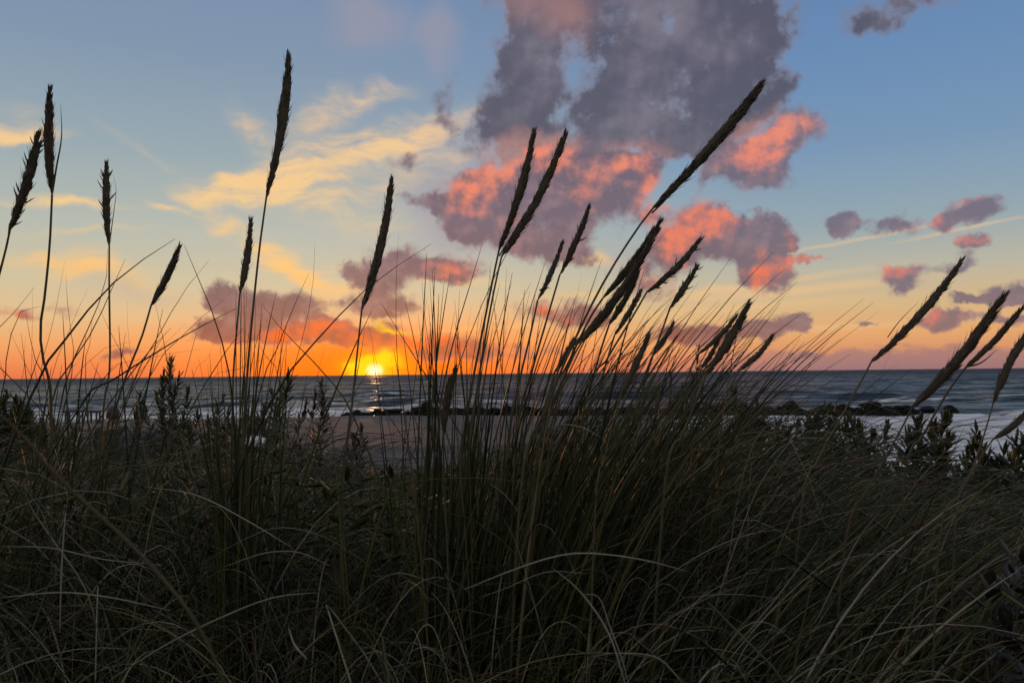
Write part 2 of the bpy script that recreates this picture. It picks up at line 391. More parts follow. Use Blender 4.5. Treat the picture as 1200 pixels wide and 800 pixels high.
col = t.mix(t.step(t.m('MULTIPLY_ADD', nA, .9, pz_), 1.4, 2.2), sand, litter)
b = t.n('ShaderNodeBsdfPrincipled'); t.put(b.inputs['Base Color'], col)
t.put(b.inputs['Roughness'], t.m('MULTIPLY_ADD', wet, -.5, .9))
bp = t.n('ShaderNodeBump'); bp.inputs['Strength'].default_value = .8; bp.inputs['Distance'].default_value = .07
t.put(bp.inputs['Height'], t.m('ADD', nB, t.m('MULTIPLY', nA, 5))); t.L.new(bp.outputs[0], b.inputs['Normal'])
o = t.n('ShaderNodeOutputMaterial'); t.L.new(b.outputs[0], o.inputs[0])
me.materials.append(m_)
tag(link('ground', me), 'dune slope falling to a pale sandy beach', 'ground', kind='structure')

# ================================================================== sea
def bw_y(px):                       # distance of the breakwater along the picture
    return 96 - (px - 405) / (1120 - 405) * 10.5
bw_x0 = (405 - 600) / F * 96; bw_x1 = (1120 - 600) / F * 85.5
def bw_line(x): return 96 - (x - bw_x0) / (bw_x1 - bw_x0) * 10.5

rr = np.concatenate([np.geomspace(24, 60, 60), np.geomspace(60.5, 160, 190), np.geomspace(161, 1200, 170), np.geomspace(1220, 40000, 60)])
aa = np.radians(np.linspace(-82, 82, 420))
A_, R_ = np.meshgrid(aa, rr)
X = R_ * np.sin(A_); Y = R_ * np.cos(A_)
Zs = np.zeros_like(X)
wr = np.random.default_rng(5)
sd = shore_sd(X, Y)
amp_fade = np.clip(sd / 30, 0.05, 1)
behind = sstep(Y, bw_line(np.clip(X, bw_x0, bw_x1)) - 2, bw_line(np.clip(X, bw_x0, bw_x1)) + 6)
shelter = np.where((X > bw_x0) & (X < bw_x1 + 2), np.maximum(behind, .25), 1)
for i in range(26):
    L = 3.5 * 1.11 ** i; L = min(L, 40)
    th = R(-90 + wr.normal(0, 22)); k = 2 * math.pi / L
    a = 0.0155 * L ** 0.85
    ph = wr.uniform(0, 6.28)
    arg = k * (X * math.cos(th) + Y * math.sin(th)) + ph
    fade = np.exp(-(R_ / (L * 60)) ** 2)
    s_ = np.sin(arg)
    grp = .6 + .4 * np.sin(0.31 * k * (X * math.cos(th + 1.2) + Y * math.sin(th + 1.2)) + ph * 2)
    Zs += a * fade * grp * ((s_ + 0.35 * np.cos(2 * arg)))
Zs *= amp_fade * shelter
foam = np.zeros_like(X)
foam += 0.78 * np.exp(-np.maximum(sd, 0) / 3.5)
# breaking waves off the end of the breakwater
def breaker(yc, h, wdt, xa, xb, slope, fo):
    global Zs, foam
    yy = yc + slope * (X - xa) + 1.2 * np.sin(X * .09 + yc) + .5 * np.sin(X * .37 + yc)
    g = np.exp(-((Y - yy) / wdt) ** 2)
    msk = sstep(X, xa - 4, xa + 3) * sstep(X, xb + 4, xb - 4) * (.75 + .25 * np.sin(X * .23 + yc * 3))
    Zs += h * g * msk
    foam += fo * np.exp(-((Y - yy - wdt * 0.9) / (wdt * .8)) ** 2) * msk + .25 * np.exp(-((Y - yy + wdt * 2.4) / (wdt * 1.4)) ** 2) * msk
breaker(108, .75, 1.6, 53, 150, -.05, .55)
breaker(84, .55, 1.4, 44, 150, .03, .6)
breaker(66, .25, 1.1, 26, 120, .02, .55)
breaker(55, .18, 1.0, 18, 110, .03, .6)
breaker(104, .45, 1.5, -90, -22, 0, .62)
breaker(112, .5, 1.6, -120, -16, .02, .5)
breaker(126, .5, 1.8, -150, 10, .03, .38)
breaker(150, .5, 2.2, -190, 60, -.02, .2)
breaker(132, .5, 2, 30, 150, -.02, .25)
breaker(185, .5, 2.4, -60, 190, .02, .12)
wash = sstep(X, 8, 14) * sstep(Y, bw_line(np.clip(X, bw_x0, bw_x1)) + 1, bw_line(np.clip(X, bw_x0, bw_x1)) - 3) * (sd > 0)
foam = np.maximum(foam, wash * (.64 - .20 * sstep(X, 44, 52) * sstep(Y, 62, 72)))
# splashes on the seaward face of the boulders
for px in (842, 838, 852, 878, 1005, 1012, 1022, 950, 1095, 515, 540, 700, 655, 1062):
    x0 = (px - 600) / F * bw_y(px); y0 = bw_line(x0) + 2.4 + wr.uniform(0, 2)
    g = np.exp(-((X - x0) / 1.5) ** 2 - ((Y - y0) / 1.4) ** 2)
    foam += .42 * g; Zs += .3 * g
foam += .24 * np.exp(-np.maximum(Y - 100, 0) / 90) * (sd > 0) * sstep(X, 30, -20) + .24 * np.exp(-np.maximum(Y - 100, 0) / 160) * (sd > 0)
foam = np.clip(foam, 0, 1)
Zs = np.where(sd < 0, Zs * 0, Zs)
me = mesh_from('sea', np.stack([X, Y, Zs], -1).reshape(-1, 3), grid_faces(len(rr), len(aa)))
at_ = me.attributes.new('foam', 'FLOAT', 'POINT'); at_.data.foreach_set('value', foam.ravel().astype(np.float32))
m_, t = mat('sea_water')
pos = t.n('ShaderNodeNewGeometry').outputs['Position']
fo = t.n('ShaderNodeAttribute', attribute_name='foam').outputs['Fac']
f1 = t.noise(t.mapping(pos, sc=(.32, .8, .8)), 1.0, 7, .66)
f2 = t.noise(t.mapping(pos, sc=(.06, .22, .2)), 1.0, 4, .6)
fn = t.m('MULTIPLY_ADD', f2, .6, t.m('MULTIPLY', f1, .62))
th = t.m('SUBTRACT', 1.0, fo)
f3 = t.noise(t.mapping(pos, rot=(0, 0, R(8)), sc=(.10, .55, .5)), 1.0, 6, .62)
fn = t.m('ADD', fn, t.m('MULTIPLY_ADD', f3, 1.5, -.78))
fm = t.step(t.m('SUBTRACT', fn, th), -.04, .36)
wv1 = t.noise(t.mapping(pos, sc=(.35, .9, 1)), 1.0, 5, .6)
wv2 = t.noise(t.mapping(pos, sc=(.025, .10, 1)), 1.0, 5, .6)
wv3 = t.noise(t.mapping(pos, sc=(.006, .03, 1)), 1.0, 4, .6)
hgt = t.m('ADD', t.m('MULTIPLY', wv1, .55), t.m('ADD', t.m('MULTIPLY', wv2, 6.5), t.m('MULTIPLY', wv3, 22.0)))
bp = t.n('ShaderNodeBump'); bp.inputs['Strength'].default_value = 1.0; bp.inputs['Distance'].default_value = 1.0
t.put(bp.inputs['Height'], hgt)
wb = t.n('ShaderNodeBsdfPrincipled'); wb.inputs['Base Color'].default_value = (.018, .032, .046, 1); t.put(wb.inputs['Roughness'], t.step(t.vm('LENGTH', pos), 120, 1500, .30, .62))
wb.inputs['IOR'].default_value = 1.333; t.L.new(bp.outputs[0], wb.inputs['Normal'])
fbs = t.n('ShaderNodeBsdfPrincipled'); fbs.inputs['Base Color'].default_value = (.80, .80, .80, 1); fbs.inputs['Roughness'].default_value = .6
mx = t.n('ShaderNodeMixShader'); t.put(mx.inputs[0], t.m('MULTIPLY', fm, t.m('MULTIPLY_ADD', t.step(f3, .38, .60), .55, .45))); t.L.new(wb.outputs[0], mx.inputs[1]); t.L.new(fbs.outputs[0], mx.inputs[2])
o = t.n('ShaderNodeOutputMaterial'); t.L.new(mx.outputs[0], o.inputs[0])
me.materials.append(m_)
tag(link('sea', me), 'grey blue sea with foam along the shore', 'sea', kind='structure')

# ================================================================== breakwater boulders
def rock_mesh(seed):
    rd = random.Random(seed)
    bm = bmesh.new(); bmesh.ops.create_icosphere(bm, subdivisions=3, radius=1.0)
    planes = []
    for _ in range(9):
        n = Vector((rd.gauss(0, 1), rd.gauss(0, 1), rd.gauss(0, 1))).normalized(); planes.append((n, rd.uniform(.42, .8)))
    off = Vector((seed * 3.1, seed * 1.7, 0))
    for v in bm.verts:
        for n, d in planes:
            e = v.co.dot(n) - d
            if e > 0: v.co -= n * e * .92
        v.co *= 1 + .10 * mnoise.noise(v.co * 2.2 + off) + .04 * mnoise.noise(v.co * 6 + off)
    me = bpy.data.meshes.new('boulder'); bm.to_mesh(me); bm.free()
    me.materials.append(M_ROCK); return me
RM = [rock_mesh(k + 1) for k in range(8)]
rk = random.Random(3)
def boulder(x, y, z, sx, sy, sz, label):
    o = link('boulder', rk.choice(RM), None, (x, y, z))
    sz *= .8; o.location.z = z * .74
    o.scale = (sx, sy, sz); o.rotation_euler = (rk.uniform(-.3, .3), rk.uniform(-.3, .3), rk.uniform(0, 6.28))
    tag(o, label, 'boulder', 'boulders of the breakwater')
LB = ['dark boulder in the stretch of breakwater lying beyond the bare sand', 'dark boulder in the stretch of breakwater hidden behind the thick grass',
      'dark boulder in the right stretch of breakwater with foamy water before it']
x = bw_x0
while x < bw_x1 - 4.2:
    px = 600 + x / bw_line(x) * F
    lab = LB[0] if px < 600 else (LB[1] if px < 815 else LB[2])
    rp = min(1, .55 + (px - 405) / 160) if px < 480 else 1
    yb = bw_line(x)
    s_ = rk.uniform(.62, 1.1) * rp
    boulder(x, yb - 1.0 + rk.uniform(-.3, .3), .12 * rp, s_ * rk.uniform(1.1, 1.7), s_, s_ * rk.uniform(.7, 1.0), lab)
    if rk.random() < .95:
        s2 = rk.uniform(.55, 1.15) * rp
        boulder(x + rk.uniform(-.4, .4), yb + .2 + rk.uniform(-.3, .3), (.55 + rk.uniform(-.2, .25)) * rp, s2 * rk.uniform(1.1, 1.6), s2, s2 * rk.uniform(.6, .9), lab)
    x += rk.uniform(.75, 1.25)
boulder((499 - 600) / F * 94.5, bw_line((499 - 600) / F * 94.5) + .2, 1.35, .85, .9, .85, 'peaked boulder standing tallest on the breakwater right of the sun')
boulder((845 - 600) / F * 90, 89.3, 1.05, 1.3, 1, .8, 'flat topped dark boulder on the breakwater beside the white splash')
boulder((922 - 600) / F * 89, 88.3, 1.25, 1.5, 1.1, .85, 'wide high boulder on the breakwater crest above the leafy shrubs')
boulder((1014 - 600) / F * 87.5, 87.0, 1.2, 1.35, 1.1, .9, 'high rounded boulder on the breakwater between two seaward splashes')
boulder((1086 - 600) / F * 86, 85.9, .65, 1.45, 1.0, .75, 'low broad boulder last in line before the gap at the breakwater end')
boulder((1112 - 600) / F * 85.5, 85.5, .55, 1.05, 1.0, .85, 'lone rounded boulder at the far right end of the breakwater')

# ================================================================== generic ribbon / tube batches
def nrm(v): return v / np.maximum(np.linalg.norm(v, axis=-1, keepdims=True), 1e-9)
def tube_batch(paths, wid, sides=3, flat=.35, seed=0, ref=None):
    """paths (N,K,3), wid (N,K) full width -> verts, quads. closed thin tubes, flattened by «flat»"""
    paths = np.asarray(paths, float); N, K_, _ = paths.shape
    T = nrm(np.gradient(paths, axis=1))
    rg = np.random.default_rng(seed)
    if ref is None:
        ref = rg.normal(size=(N, 3)); ref[:, 2] *= .4
    ref = nrm(ref)[:, None, :] * np.ones((1, K_, 1))
    B = nrm(np.cross(T, ref)); Nn = np.cross(B, T)
    ang = np.arange(sides) / sides * 2 * math.pi
    ca = np.cos(ang)[None, None, :, None]; sa = np.sin(ang)[None, None, :, None]
    hw = (np.asarray(wid)[:, :, None, None]) * .5
    V_ = paths[:, :, None, :] + hw * (ca * B[:, :, None, :] + flat * sa * Nn[:, :, None, :])
    vid = np.arange(N * K_ * sides).reshape(N, K_, sides)
    a = vid[:, :-1, :]; b_ = vid[:, 1:, :]
    a2 = np.roll(a, -1, 2); b2 = np.roll(b_, -1, 2)
    Q = np.stack([a, a2, b2, b_], -1).reshape(-1, 4)
    return V_.reshape(-1, 3), Q
def join(parts):
    vs, qs, n = [], [], 0
    for v, q in parts:
        vs.append(v); qs.append(q + n); n += len(v)
    return np.concatenate(vs), np.concatenate(qs)
def crom(pts, K_):
    pts = np.asarray(pts, float)
    if len(pts) == 2:
        t_ = np.linspace(0, 1, K_)[:, None]; return pts[0] * (1 - t_) + pts[1] * t_
    p = np.vstack([2 * pts[0] - pts[1], pts, 2 * pts[-1] - pts[-2]])
    seg = np.linalg.norm(np.diff(pts, axis=0), axis=1); cum = np.concatenate([[0], np.cumsum(seg)])
    out = []
    for s_ in np.linspace(0, cum[-1], K_):
        i = min(len(seg) - 1, int(np.searchsorted(cum, s_, 'right') - 1)); u = (s_ - cum[i]) / max(seg[i], 1e-9)
        a, b_, c_, d_ = p[i], p[i + 1], p[i + 2], p[i + 3]
        out.append(.5 * (2 * b_ + (c_ - a) * u + (2 * a - 5 * b_ + 4 * c_ - d_) * u * u + (3 * b_ - a - 3 * c_ + d_) * u ** 3))
    return np.array(out)
def taper(K_, w0, tipf=.08, p=1.0):
    t_ = np.linspace(0, 1, K_); return w0 * (tipf + (1 - tipf) * (1 - t_ ** 1.6) ** p)

def to_ground(x, y): return np.array([x, y, float(ground(x, y))])

# ================================================================== seed-head stalks
# (label, tip, bottom, width px, stem pixels downward, depth, base px, flag leaf pixels or None, bend px, fray)
ST = [
 ('tallest upright grass stalk left of centre with a long slim seed head', (338, 63), (312, 232), 14.5, [(303, 300), (293, 400), (287, 480), (281, 600)], 1.35, 276, None, 5, 0),
 ('short seed head standing just left of the tallest upright stalk', (294, 258), (281, 345), 11, [(279, 370), (274, 430), (272, 500), (270, 620)], 1.45, 268, None, 2, 0),
 ('upright seed head at far left with a thin curved leaf beside it', (59, 105), (61, 228), 12.5, [(58, 290), (52, 350), (47, 388), (52, 430), (60, 480)], 1.5, 66, [(61, 226), (66, 195), (72, 160), (71, 121)], -3, 0),
 ('ragged leaning seed head nearest the left edge with loose spikelets', (45, 158), (12, 268), 14, [(5, 300), (-8, 350), (-20, 420)], 1.35, -30, [(12, 262), (8, 290), (-4, 325)], 3, 1),
 ('small upright seed head with a hooked leaf, second from the far left pair', (125, 192), (128, 288), 11.5, [(128, 340), (129, 420), (126, 452), (120, 500)], 1.6, 108, [(128, 285), (133, 250), (136, 222), (132, 204)], -2, 1),
 ('isolated small seed head leaning right above the left sea horizon', (210, 290), (177, 358), 11, [(166, 395), (148, 440), (135, 480), (122, 530)], 1.7, 112, None, 2, 0),
 ('solitary dark seed head rising directly above the setting sun', (459, 210), (424, 362), 13.5, [(420, 400), (415, 450), (410, 500), (402, 570)], 1.45, 395, [(424, 362), (430, 345), (437, 330)], 5, 0),
 ('left one of two close tall seed heads before the pink cloud', (626, 154), (585, 292), 13, [(578, 325), (563, 400), (548, 480), (540, 560)], 1.42, 530, None, 4, 0),
 ('right one of two close tall seed heads before the pink cloud', (663, 156), (588, 300), 14, [(580, 335), (568, 400), (556, 480), (546, 580)], 1.38, 536, [(585, 300), (600, 275), (622, 238)], 6, 0),
 ('small knobbly seed head between the tall pair and the crossing bundle', (690, 243), (656, 322), 9.5, [(642, 370), (622, 440), (606, 510)], 1.55, 580, None, 2, 1),
 ('slim seed head just left of the small knobbly one', (659, 284), (630, 352), 9, [(622, 390), (608, 450), (596, 520)], 1.6, 572, [(632, 340), (640, 337), (646, 338)], 2, 0),
 ('longest leaning seed head, topmost one in front of the grey cloud', (893, 98), (766, 243), 15.5, [(742, 275), (705, 335), (668, 410), (640, 480), (612, 560)], 1.28, 590, [(764, 250), (782, 232), (800, 208)], 4, 0),
 ('upper head of the dense crossing bundle right of centre', (773, 260), (706, 350), 12, [(690, 375), (664, 430), (640, 490)], 1.4, 606, None, 3, 0),
 ('lower thick head of the dense crossing bundle right of centre', (769, 271), (682, 400), 13, [(668, 425), (650, 470), (630, 530)], 1.36, 600, None, 5, 0),
 ('bent seed head pointing right below the orange cloud', (820, 281), (758, 342), 10.5, [(742, 370), (712, 420), (684, 480)], 1.45, 640, None, 4, 1),
 ('small clear seed head right of the bent one', (816, 313), (785, 361), 10, [(773, 395), (752, 450), (735, 500)], 1.6, 700, None, 1, 1),
 ('left one of two parallel thin heads in the middle of the leaning bundle', (748, 318), (714, 380), 9.5, [(704, 410), (690, 460), (676, 510)], 1.5, 660, None, 2, 0),
 ('right one of two parallel thin heads in the middle of the leaning bundle', (751, 341), (720, 393), 9, [(712, 420), (700, 460), (684, 520)], 1.52, 668, None, 1, 0),
 ('blurred dark head low on the left side of the leaning bundle', (714, 357), (672, 405), 11, [(656, 430), (640, 470), (624, 530)], 1.4, 606, None, 2, 0),
 ('small low head just above the sea horizon right of the bundle', (789, 379), (765, 417), 8.5, [(758, 440), (748, 480), (738, 520)], 1.65, 715, None, 1, 0),
 ('pale brown blunt head crossing the sea horizon right of centre', (761, 390), (728, 462), 12, [(718, 495), (708, 540), (698, 590)], 1.15, 680, None, 1, 0),
 ('broad leaning head with a bristly tip above the breakwater', (877, 357), (827, 440), 13.5, [(815, 470), (800, 510), (780, 560)], 1.3, 752, [(866, 372), (873, 360), (883, 347)], 2, 0),
 ('thin head just left of the broad bristly one', (864, 368), (818, 415), 8, [(808, 435), (796, 470), (782, 520)], 1.5, 762, None, 3, 0),
 ('small head tucked low behind the broad bristly one', (842, 398), (822, 432), 8, [(814, 455), (802, 490)], 1.55, 780, None, 1, 0),
 ('small lone head touching the sea horizon right of the bristly one', (905, 394), (866, 434), 8.5, [(852, 460), (836, 495), (818, 540)], 1.7, 796, None, 3, 0),
 ('long leaning head ending on the horizon, first of the five at right', (1128, 304), (1021, 424), 13.5, [(1010, 445), (985, 490), (958, 540), (940, 590)], 1.3, 905, [(1040, 395), (1055, 375), (1078, 352)], 6, 0),
 ('thickest head at right dipping below the horizon over the breakwater', (1175, 348), (1070, 476), 15.5, [(1052, 510), (1020, 570), (990, 640)], 1.08, 955, None, 6, 0),
 ('slim head at the right edge ending right on the horizon', (1198, 360), (1132, 430), 9.5, [(1110, 460), (1082, 510), (1060, 560)], 1.35, 1030, [(1132, 430), (1150, 425), (1170, 408)], 3, 0),
 ('drooping head cut by the right frame edge over the open sea', (1212, 378), (1164, 472), 13, [(1156, 500), (1140, 550), (1120, 610)], 1.1, 1095, None, -4, 0),
 ('blurred pale head low at the right edge over the surf', (1210, 476), (1164, 514), 9.5, [(1150, 535), (1125, 580), (1100, 640)], .95, 1070, None, 3, 0),
 ('brown drooped head hanging in front of the breakwater right of the sun', (533, 434), (520, 506), 11.5, [(520, 560), (524, 640), (526, 720)], 1.3, 528, None, -3, 0),
 ('small head low in the bundle against the orange horizon', (672, 398), (650, 436), 9, [(642, 465), (632, 500), (622, 550)], 1.4, 604, None, 1, 0),
]
def bend_path(p0, p1, K_, bend):
    """p0->p1 in pixels with a sideways sag"""
    p0 = np.array(p0, float); p1 = np.array(p1, float); t_ = np.linspace(0, 1, K_)[:, None]
    d = p1 - p0; n = np.array([d[1], -d[0]]) / np.linalg.norm(d)
    return p0 + d * t_ - n * bend * 4 * t_ * (1 - t_)
for i, (lab, tip, bot, wpx, stem, dep, bpx, leaf, bend, fray) in enumerate(ST):
    rg = np.random.default_rng(100 + i)
    # a little depth lean so the stalks are not all in one plane
    dd = rg.uniform(-.10, .10)
    hp2 = bend_path(bot, tip, 14, bend)
    hp = np.array([at(p[0], p[1], dep + dd * (.6 + .4 * s_)) for p, s_ in zip(hp2, np.linspace(0, 1, 14))])
    sp = [hp[0]]
    ns = len(stem)
    for j, p in enumerate(stem): sp.append(at(p[0], p[1], dep + dd * .6 * (1 - (j + 1) / (ns + 1))))
    bx = at(bpx, 500, dep)[0]; gb = to_ground(bx, dep)
    if gb[2] < sp[-1][2] - .02: sp.append(gb)
    else: gb = sp[-1]
    base = gb.copy()
    root = empty('grass_stalk', base, lab, 'grass stalk', 'grass stalks carrying seed heads')
    spth = crom(np.array(sp)[::-1], 26)
    pxm = dep / F
    sw = np.linspace(4.2, 2.3, 26) * pxm * (1.0 if dep > 1.2 else .8)
    v, q = tube_batch(spth[None], sw[None], 6, .9, i)
    link('stem', mesh_from('stem', v - base, q, mats=[M_STEM]), root)
    # head: core spindle + overlapping spikelets
    t_ = np.linspace(0, 1, 14)
    prof = np.interp(t_, [0, .08, .25, .45, .65, .85, .96, 1], [.22, .42, .78, .95, .9, .55, .22, .05])
    prof = prof * (1 + .10 * np.sin(t_ * rg.uniform(5, 12) + rg.uniform(0, 6))) * np.interp(t_, [0, .3, .7, 1], [rg.uniform(.8, 1.3), 1, rg.uniform(.8, 1.15), 1])
    cw = prof * wpx * pxm
    parts = [tube_batch(hp[None], (cw * .82)[None], 8, .85, i + 7)]
    Ln = np.linalg.norm(hp[-1] - hp[0])
    ax = nrm(np.gradient(hp, axis=0))
    nsp = int(230 * (Ln / .25) ** .8) + 30
    tt_ = rg.uniform(0.0, .97, nsp) ** .95
    idx = tt_ * 13; i0 = np.clip(idx.astype(int), 0, 12); fr = (idx - i0)[:, None]
    c0 = hp[i0] * (1 - fr) + hp[i0 + 1] * fr; a0 = nrm(ax[i0] * (1 - fr) + ax[i0 + 1] * fr)
    rv = rg.normal(size=(nsp, 3)); side = nrm(rv - a0 * (rv * a0).sum(1, keepdims=True))
    rad = np.interp(tt_, t_, cw)[:, None] * .5
    lsp = (rg.uniform(.55, .95, nsp) * wpx * pxm)[:, None]
    out = rg.uniform(.05, .24, nsp)[:, None]
    if fray:
        m2 = rg.random(nsp) < .05; out[m2] = rg.uniform(.5, .9, m2.sum())[:, None]; lsp[m2] *= 1.3
    s0 = c0 + side * rad * .45; dirn = nrm(a0 + side * out)
    sp3 = np.stack([s0, s0 + dirn * lsp * .4 + side * rad * .12, s0 + dirn * lsp * .75 + side * rad * .1, s0 + dirn * lsp * 1.12], 1)
    wsp = (rg.uniform(.13, .21, nsp) * wpx * pxm)[:, None] * np.array([[.5, 1.0, .75, .06]])
    parts.append(tube_batch(sp3, wsp, 4, .6, i + 9))
    # fine awns standing off the surface
    na = int(nsp * .5); ia = rg.integers(0, nsp, na)
    sa_ = c0[ia] + side[ia] * rad[ia] * .8; da = nrm(a0[ia] + side[ia] * rg.uniform(.15, .42, (na, 1)))
    la = rg.uniform(.5, 1.15, (na, 1)) * wpx * pxm
    parts.append(tube_batch(np.stack([sa_, sa_ + da * la * .5, sa_ + da * la], 1), np.full((na, 1), .055 * wpx * pxm) * np.array([[1, .7, .15]]), 3, .9, i + 3))
    # bristles at the tip
    nb = 7
    e = hp[-1] - ax[-1] * .012 * rg.uniform(0, 1, nb)[:, None]
    db = nrm(ax[-1][None] + rg.normal(0, .16, (nb, 3)))
    bl = rg.uniform(.008, .017, nb)[:, None]
    parts.append(tube_batch(np.stack([e, e + db * bl * .5, e + db * bl], 1), np.full((nb, 1), .0014) * np.array([[1, .7, .1]]), 3, .8, i))
    v, q = join(parts)
    link('seed_head', mesh_from('seed_head', v - base, q, mats=[M_HEAD]), root)
    if leaf:
        lp = crom(np.array([at(p[0], p[1], dep + dd * .5) for p in leaf]), 12)
        v, q = tube_batch(lp[None], taper(12, 2.8 * pxm)[None], 3, .5, i)
        link('leaf', mesh_from('leaf', v - base, q, mats=[M_STEM]), root)

# ================================================================== grass clumps
def trace(pix, dep, w_mm, rg, K_=16, toground=True):
    """a leaf seen against the sky, traced tip first; continued to the ground"""
    dd = rg.uniform(-.22, .22)
    pts = [at(p[0], p[1], dep + dd * (1 - j / len(pix))) for j, p in enumerate(pix)]
    if toground:
        e = pts[-1]; d = e - pts[-2]; g = float(ground(e[0], dep))
        if e[2] > g + .05:
            h = e[2] - g; k = min(.45 * h, abs(d[0]) / max(1e-6, abs(d[2])) * h * .45) * np.sign(d[0])
            pts.append(np.array([e[0] + k * .7, dep, g + .45 * h])); pts.append(np.array([e[0] + k, dep, g - .01]))
    return crom(np.array(pts)[::-1], K_), w_mm / 1000.

def fan(n, px, dep, sx, sy, hmin, hmax, l_mean, l_sd, curv, rg, K_=12):
    """random leaves of one clump; lean towards +x is l_mean"""
    x0 = (px - 600) / F * dep
    bx = x0 + rg.normal(0, sx, n); by = dep + rg.normal(0, sy, n)
    bz = ground(bx, by)
    H = rg.uniform(hmin, hmax, n) * np.where(rg.random(n) < .3, rg.uniform(.5, .9, n), 1)
    lx = rg.normal(l_mean, l_sd, n) * H; ly = rg.normal(0, .16, n) * H
    cv = np.abs(rg.normal(curv, curv * .6, n))
    t_ = np.linspace(0, 1, K_)[None, :]
    z = bz[:, None] - .01 + H[:, None] * (t_ * (1 + cv[:, None] * .5) - cv[:, None] * .5 * t_ ** 2.4)
    x_ = bx[:, None] + lx[:, None] * (.45 * t_ + .55 * t_ ** 2)
    y_ = by[:, None] + ly[:, None] * t_ ** 1.4
    w0 = rg.uniform(.0030, .0062, n) * (1 + .12 * dep)
    return np.stack([x_, y_, z], -1), w0

def clump(label, traces, fans, seed, mats_=M_GREEN, loc_px=0, loc_d=1.5):
    rg = np.random.default_rng(seed)
    parts = []
    for pix, dep, w_ in traces:
        p, w0 = trace(pix, dep, w_ * 1.7, rg)
        parts.append(tube_batch(p[None], taper(len(p), w0, .1, .8)[None], 4, .45, int(rg.integers(1e6))))
    for f_ in fans:
        p, w0 = fan(*f_, rg)
        tp = taper(p.shape[1], 1.0, .12, .62)
        parts.append(tube_batch(p, w0[:, None] * tp[None], 3, .5, int(rg.integers(1e6))))
    v, q = join(parts)
    x0 = (loc_px - 600) / F * loc_d
    base = to_ground(x0, loc_d)
    o = link('grass_clump', mesh_from('grass_clump', v - base, q, mats=[mats_]), None, tuple(base))
    tag(o, label, 'grass clump', 'clumps of tall dune grass')

clump('tall fanned grass clump at far left before the sea',
 [([(40, 337), (20, 362), (-2, 388), (-20, 410)], 1.5, 2.6), ([(46, 359), (24, 365), (12, 395), (6, 430), (2, 462)], 1.55, 3),
  ([(76, 305), (66, 360), (54, 410), (46, 450)], 1.6, 2.8), ([(205, 280), (165, 306), (128, 336), (96, 372), (68, 410), (40, 455)], 1.45, 4.2),
  ([(147, 303), (128, 345), (110, 385), (84, 425), (62, 465)], 1.6, 3.2), ([(104, 336), (88, 370), (72, 410), (58, 450)], 1.65, 2.4),
  ([(77, 323), (80, 365), (85, 405), (84, 440)], 1.6, 2.6), ([(155, 400), (122, 408), (104, 422), (88, 445), (76, 470)], 1.55, 2.6),
  ([(115, 359), (130, 390), (148, 425), (158, 450)], 1.5, 2.2), ([(149, 352), (150, 390), (154, 425), (156, 450)], 1.7, 2),
  ([(10, 385), (22, 410), (36, 440), (48, 465)], 1.6, 2.2), ([(38, 335), (38, 370), (37, 420), (36, 450)], 1.7, 2),
  ([(30, 365), (36, 400), (44, 430), (56, 465)], 1.6, 3), ([(126, 292), (124, 330), (112, 365), (92, 410), (76, 450)], 1.6, 3),
  ([(30, 392), (28, 420), (24, 455)], 1.6, 2.2), ([(108, 372), (106, 400), (100, 440)], 1.7, 2), ([(97, 416), (86, 432), (76, 452)], 1.6, 2),
  ([(245, 305), (218, 338), (196, 374), (174, 415), (150, 460)], 1.5, 3), ([(277, 361), (225, 388), (178, 416), (128, 448), (92, 478)], 1.4, 3.6),
  ([(234, 409), (195, 415), (158, 424), (110, 452)], 1.45, 2.2)],
 [(70, 85, 1.62, .09, .12, .50, .82, .13, .20, .25)], 1, loc_px=75, loc_d=1.6)
clump('narrow upright grass clump at the foot of the tallest stalk',
 [([(216, 287), (236, 335), (254, 380), (267, 430), (274, 490)], 1.38, 3.2), ([(308, 357), (330, 386), (360, 416), (392, 452), (420, 500)], 1.45, 3),
  ([(369, 287), (366, 340), (356, 390), (342, 440), (330, 490)], 1.5, 3), ([(362, 320), (344, 360), (324, 410), (304, 460)], 1.5, 2.6),
  ([(289, 329), (288, 380), (286, 440), (284, 480)], 1.45, 3.4), ([(281, 365), (283, 410), (285, 460)], 1.5, 2.4), ([(330, 362), (330, 400), (328, 440)], 1.6, 2),
  ([(300, 398), (316, 425), (330, 455)], 1.5, 2.4), ([(343, 407), (310, 420), (280, 432), (240, 455)], 1.5, 2), ([(233, 420), (238, 445), (244, 480)], 1.6, 2),
  ([(182, 356), (190, 392), (196, 425)], 1.6, 2.2), ([(254, 395), (240, 425), (222, 450)], 1.6, 2), ([(264, 350), (236, 372), (200, 408), (176, 440)], 1.6, 2),
  ([(306, 380), (296, 420), (290, 470)], 1.5, 2.6)],
 [(90, 278, 1.40, .016, .04, .42, .80, .02, .045, .10), (22, 300, 1.6, .05, .1, .55, .75, .05, .22, .2)], 2, loc_px=276, loc_d=1.42)
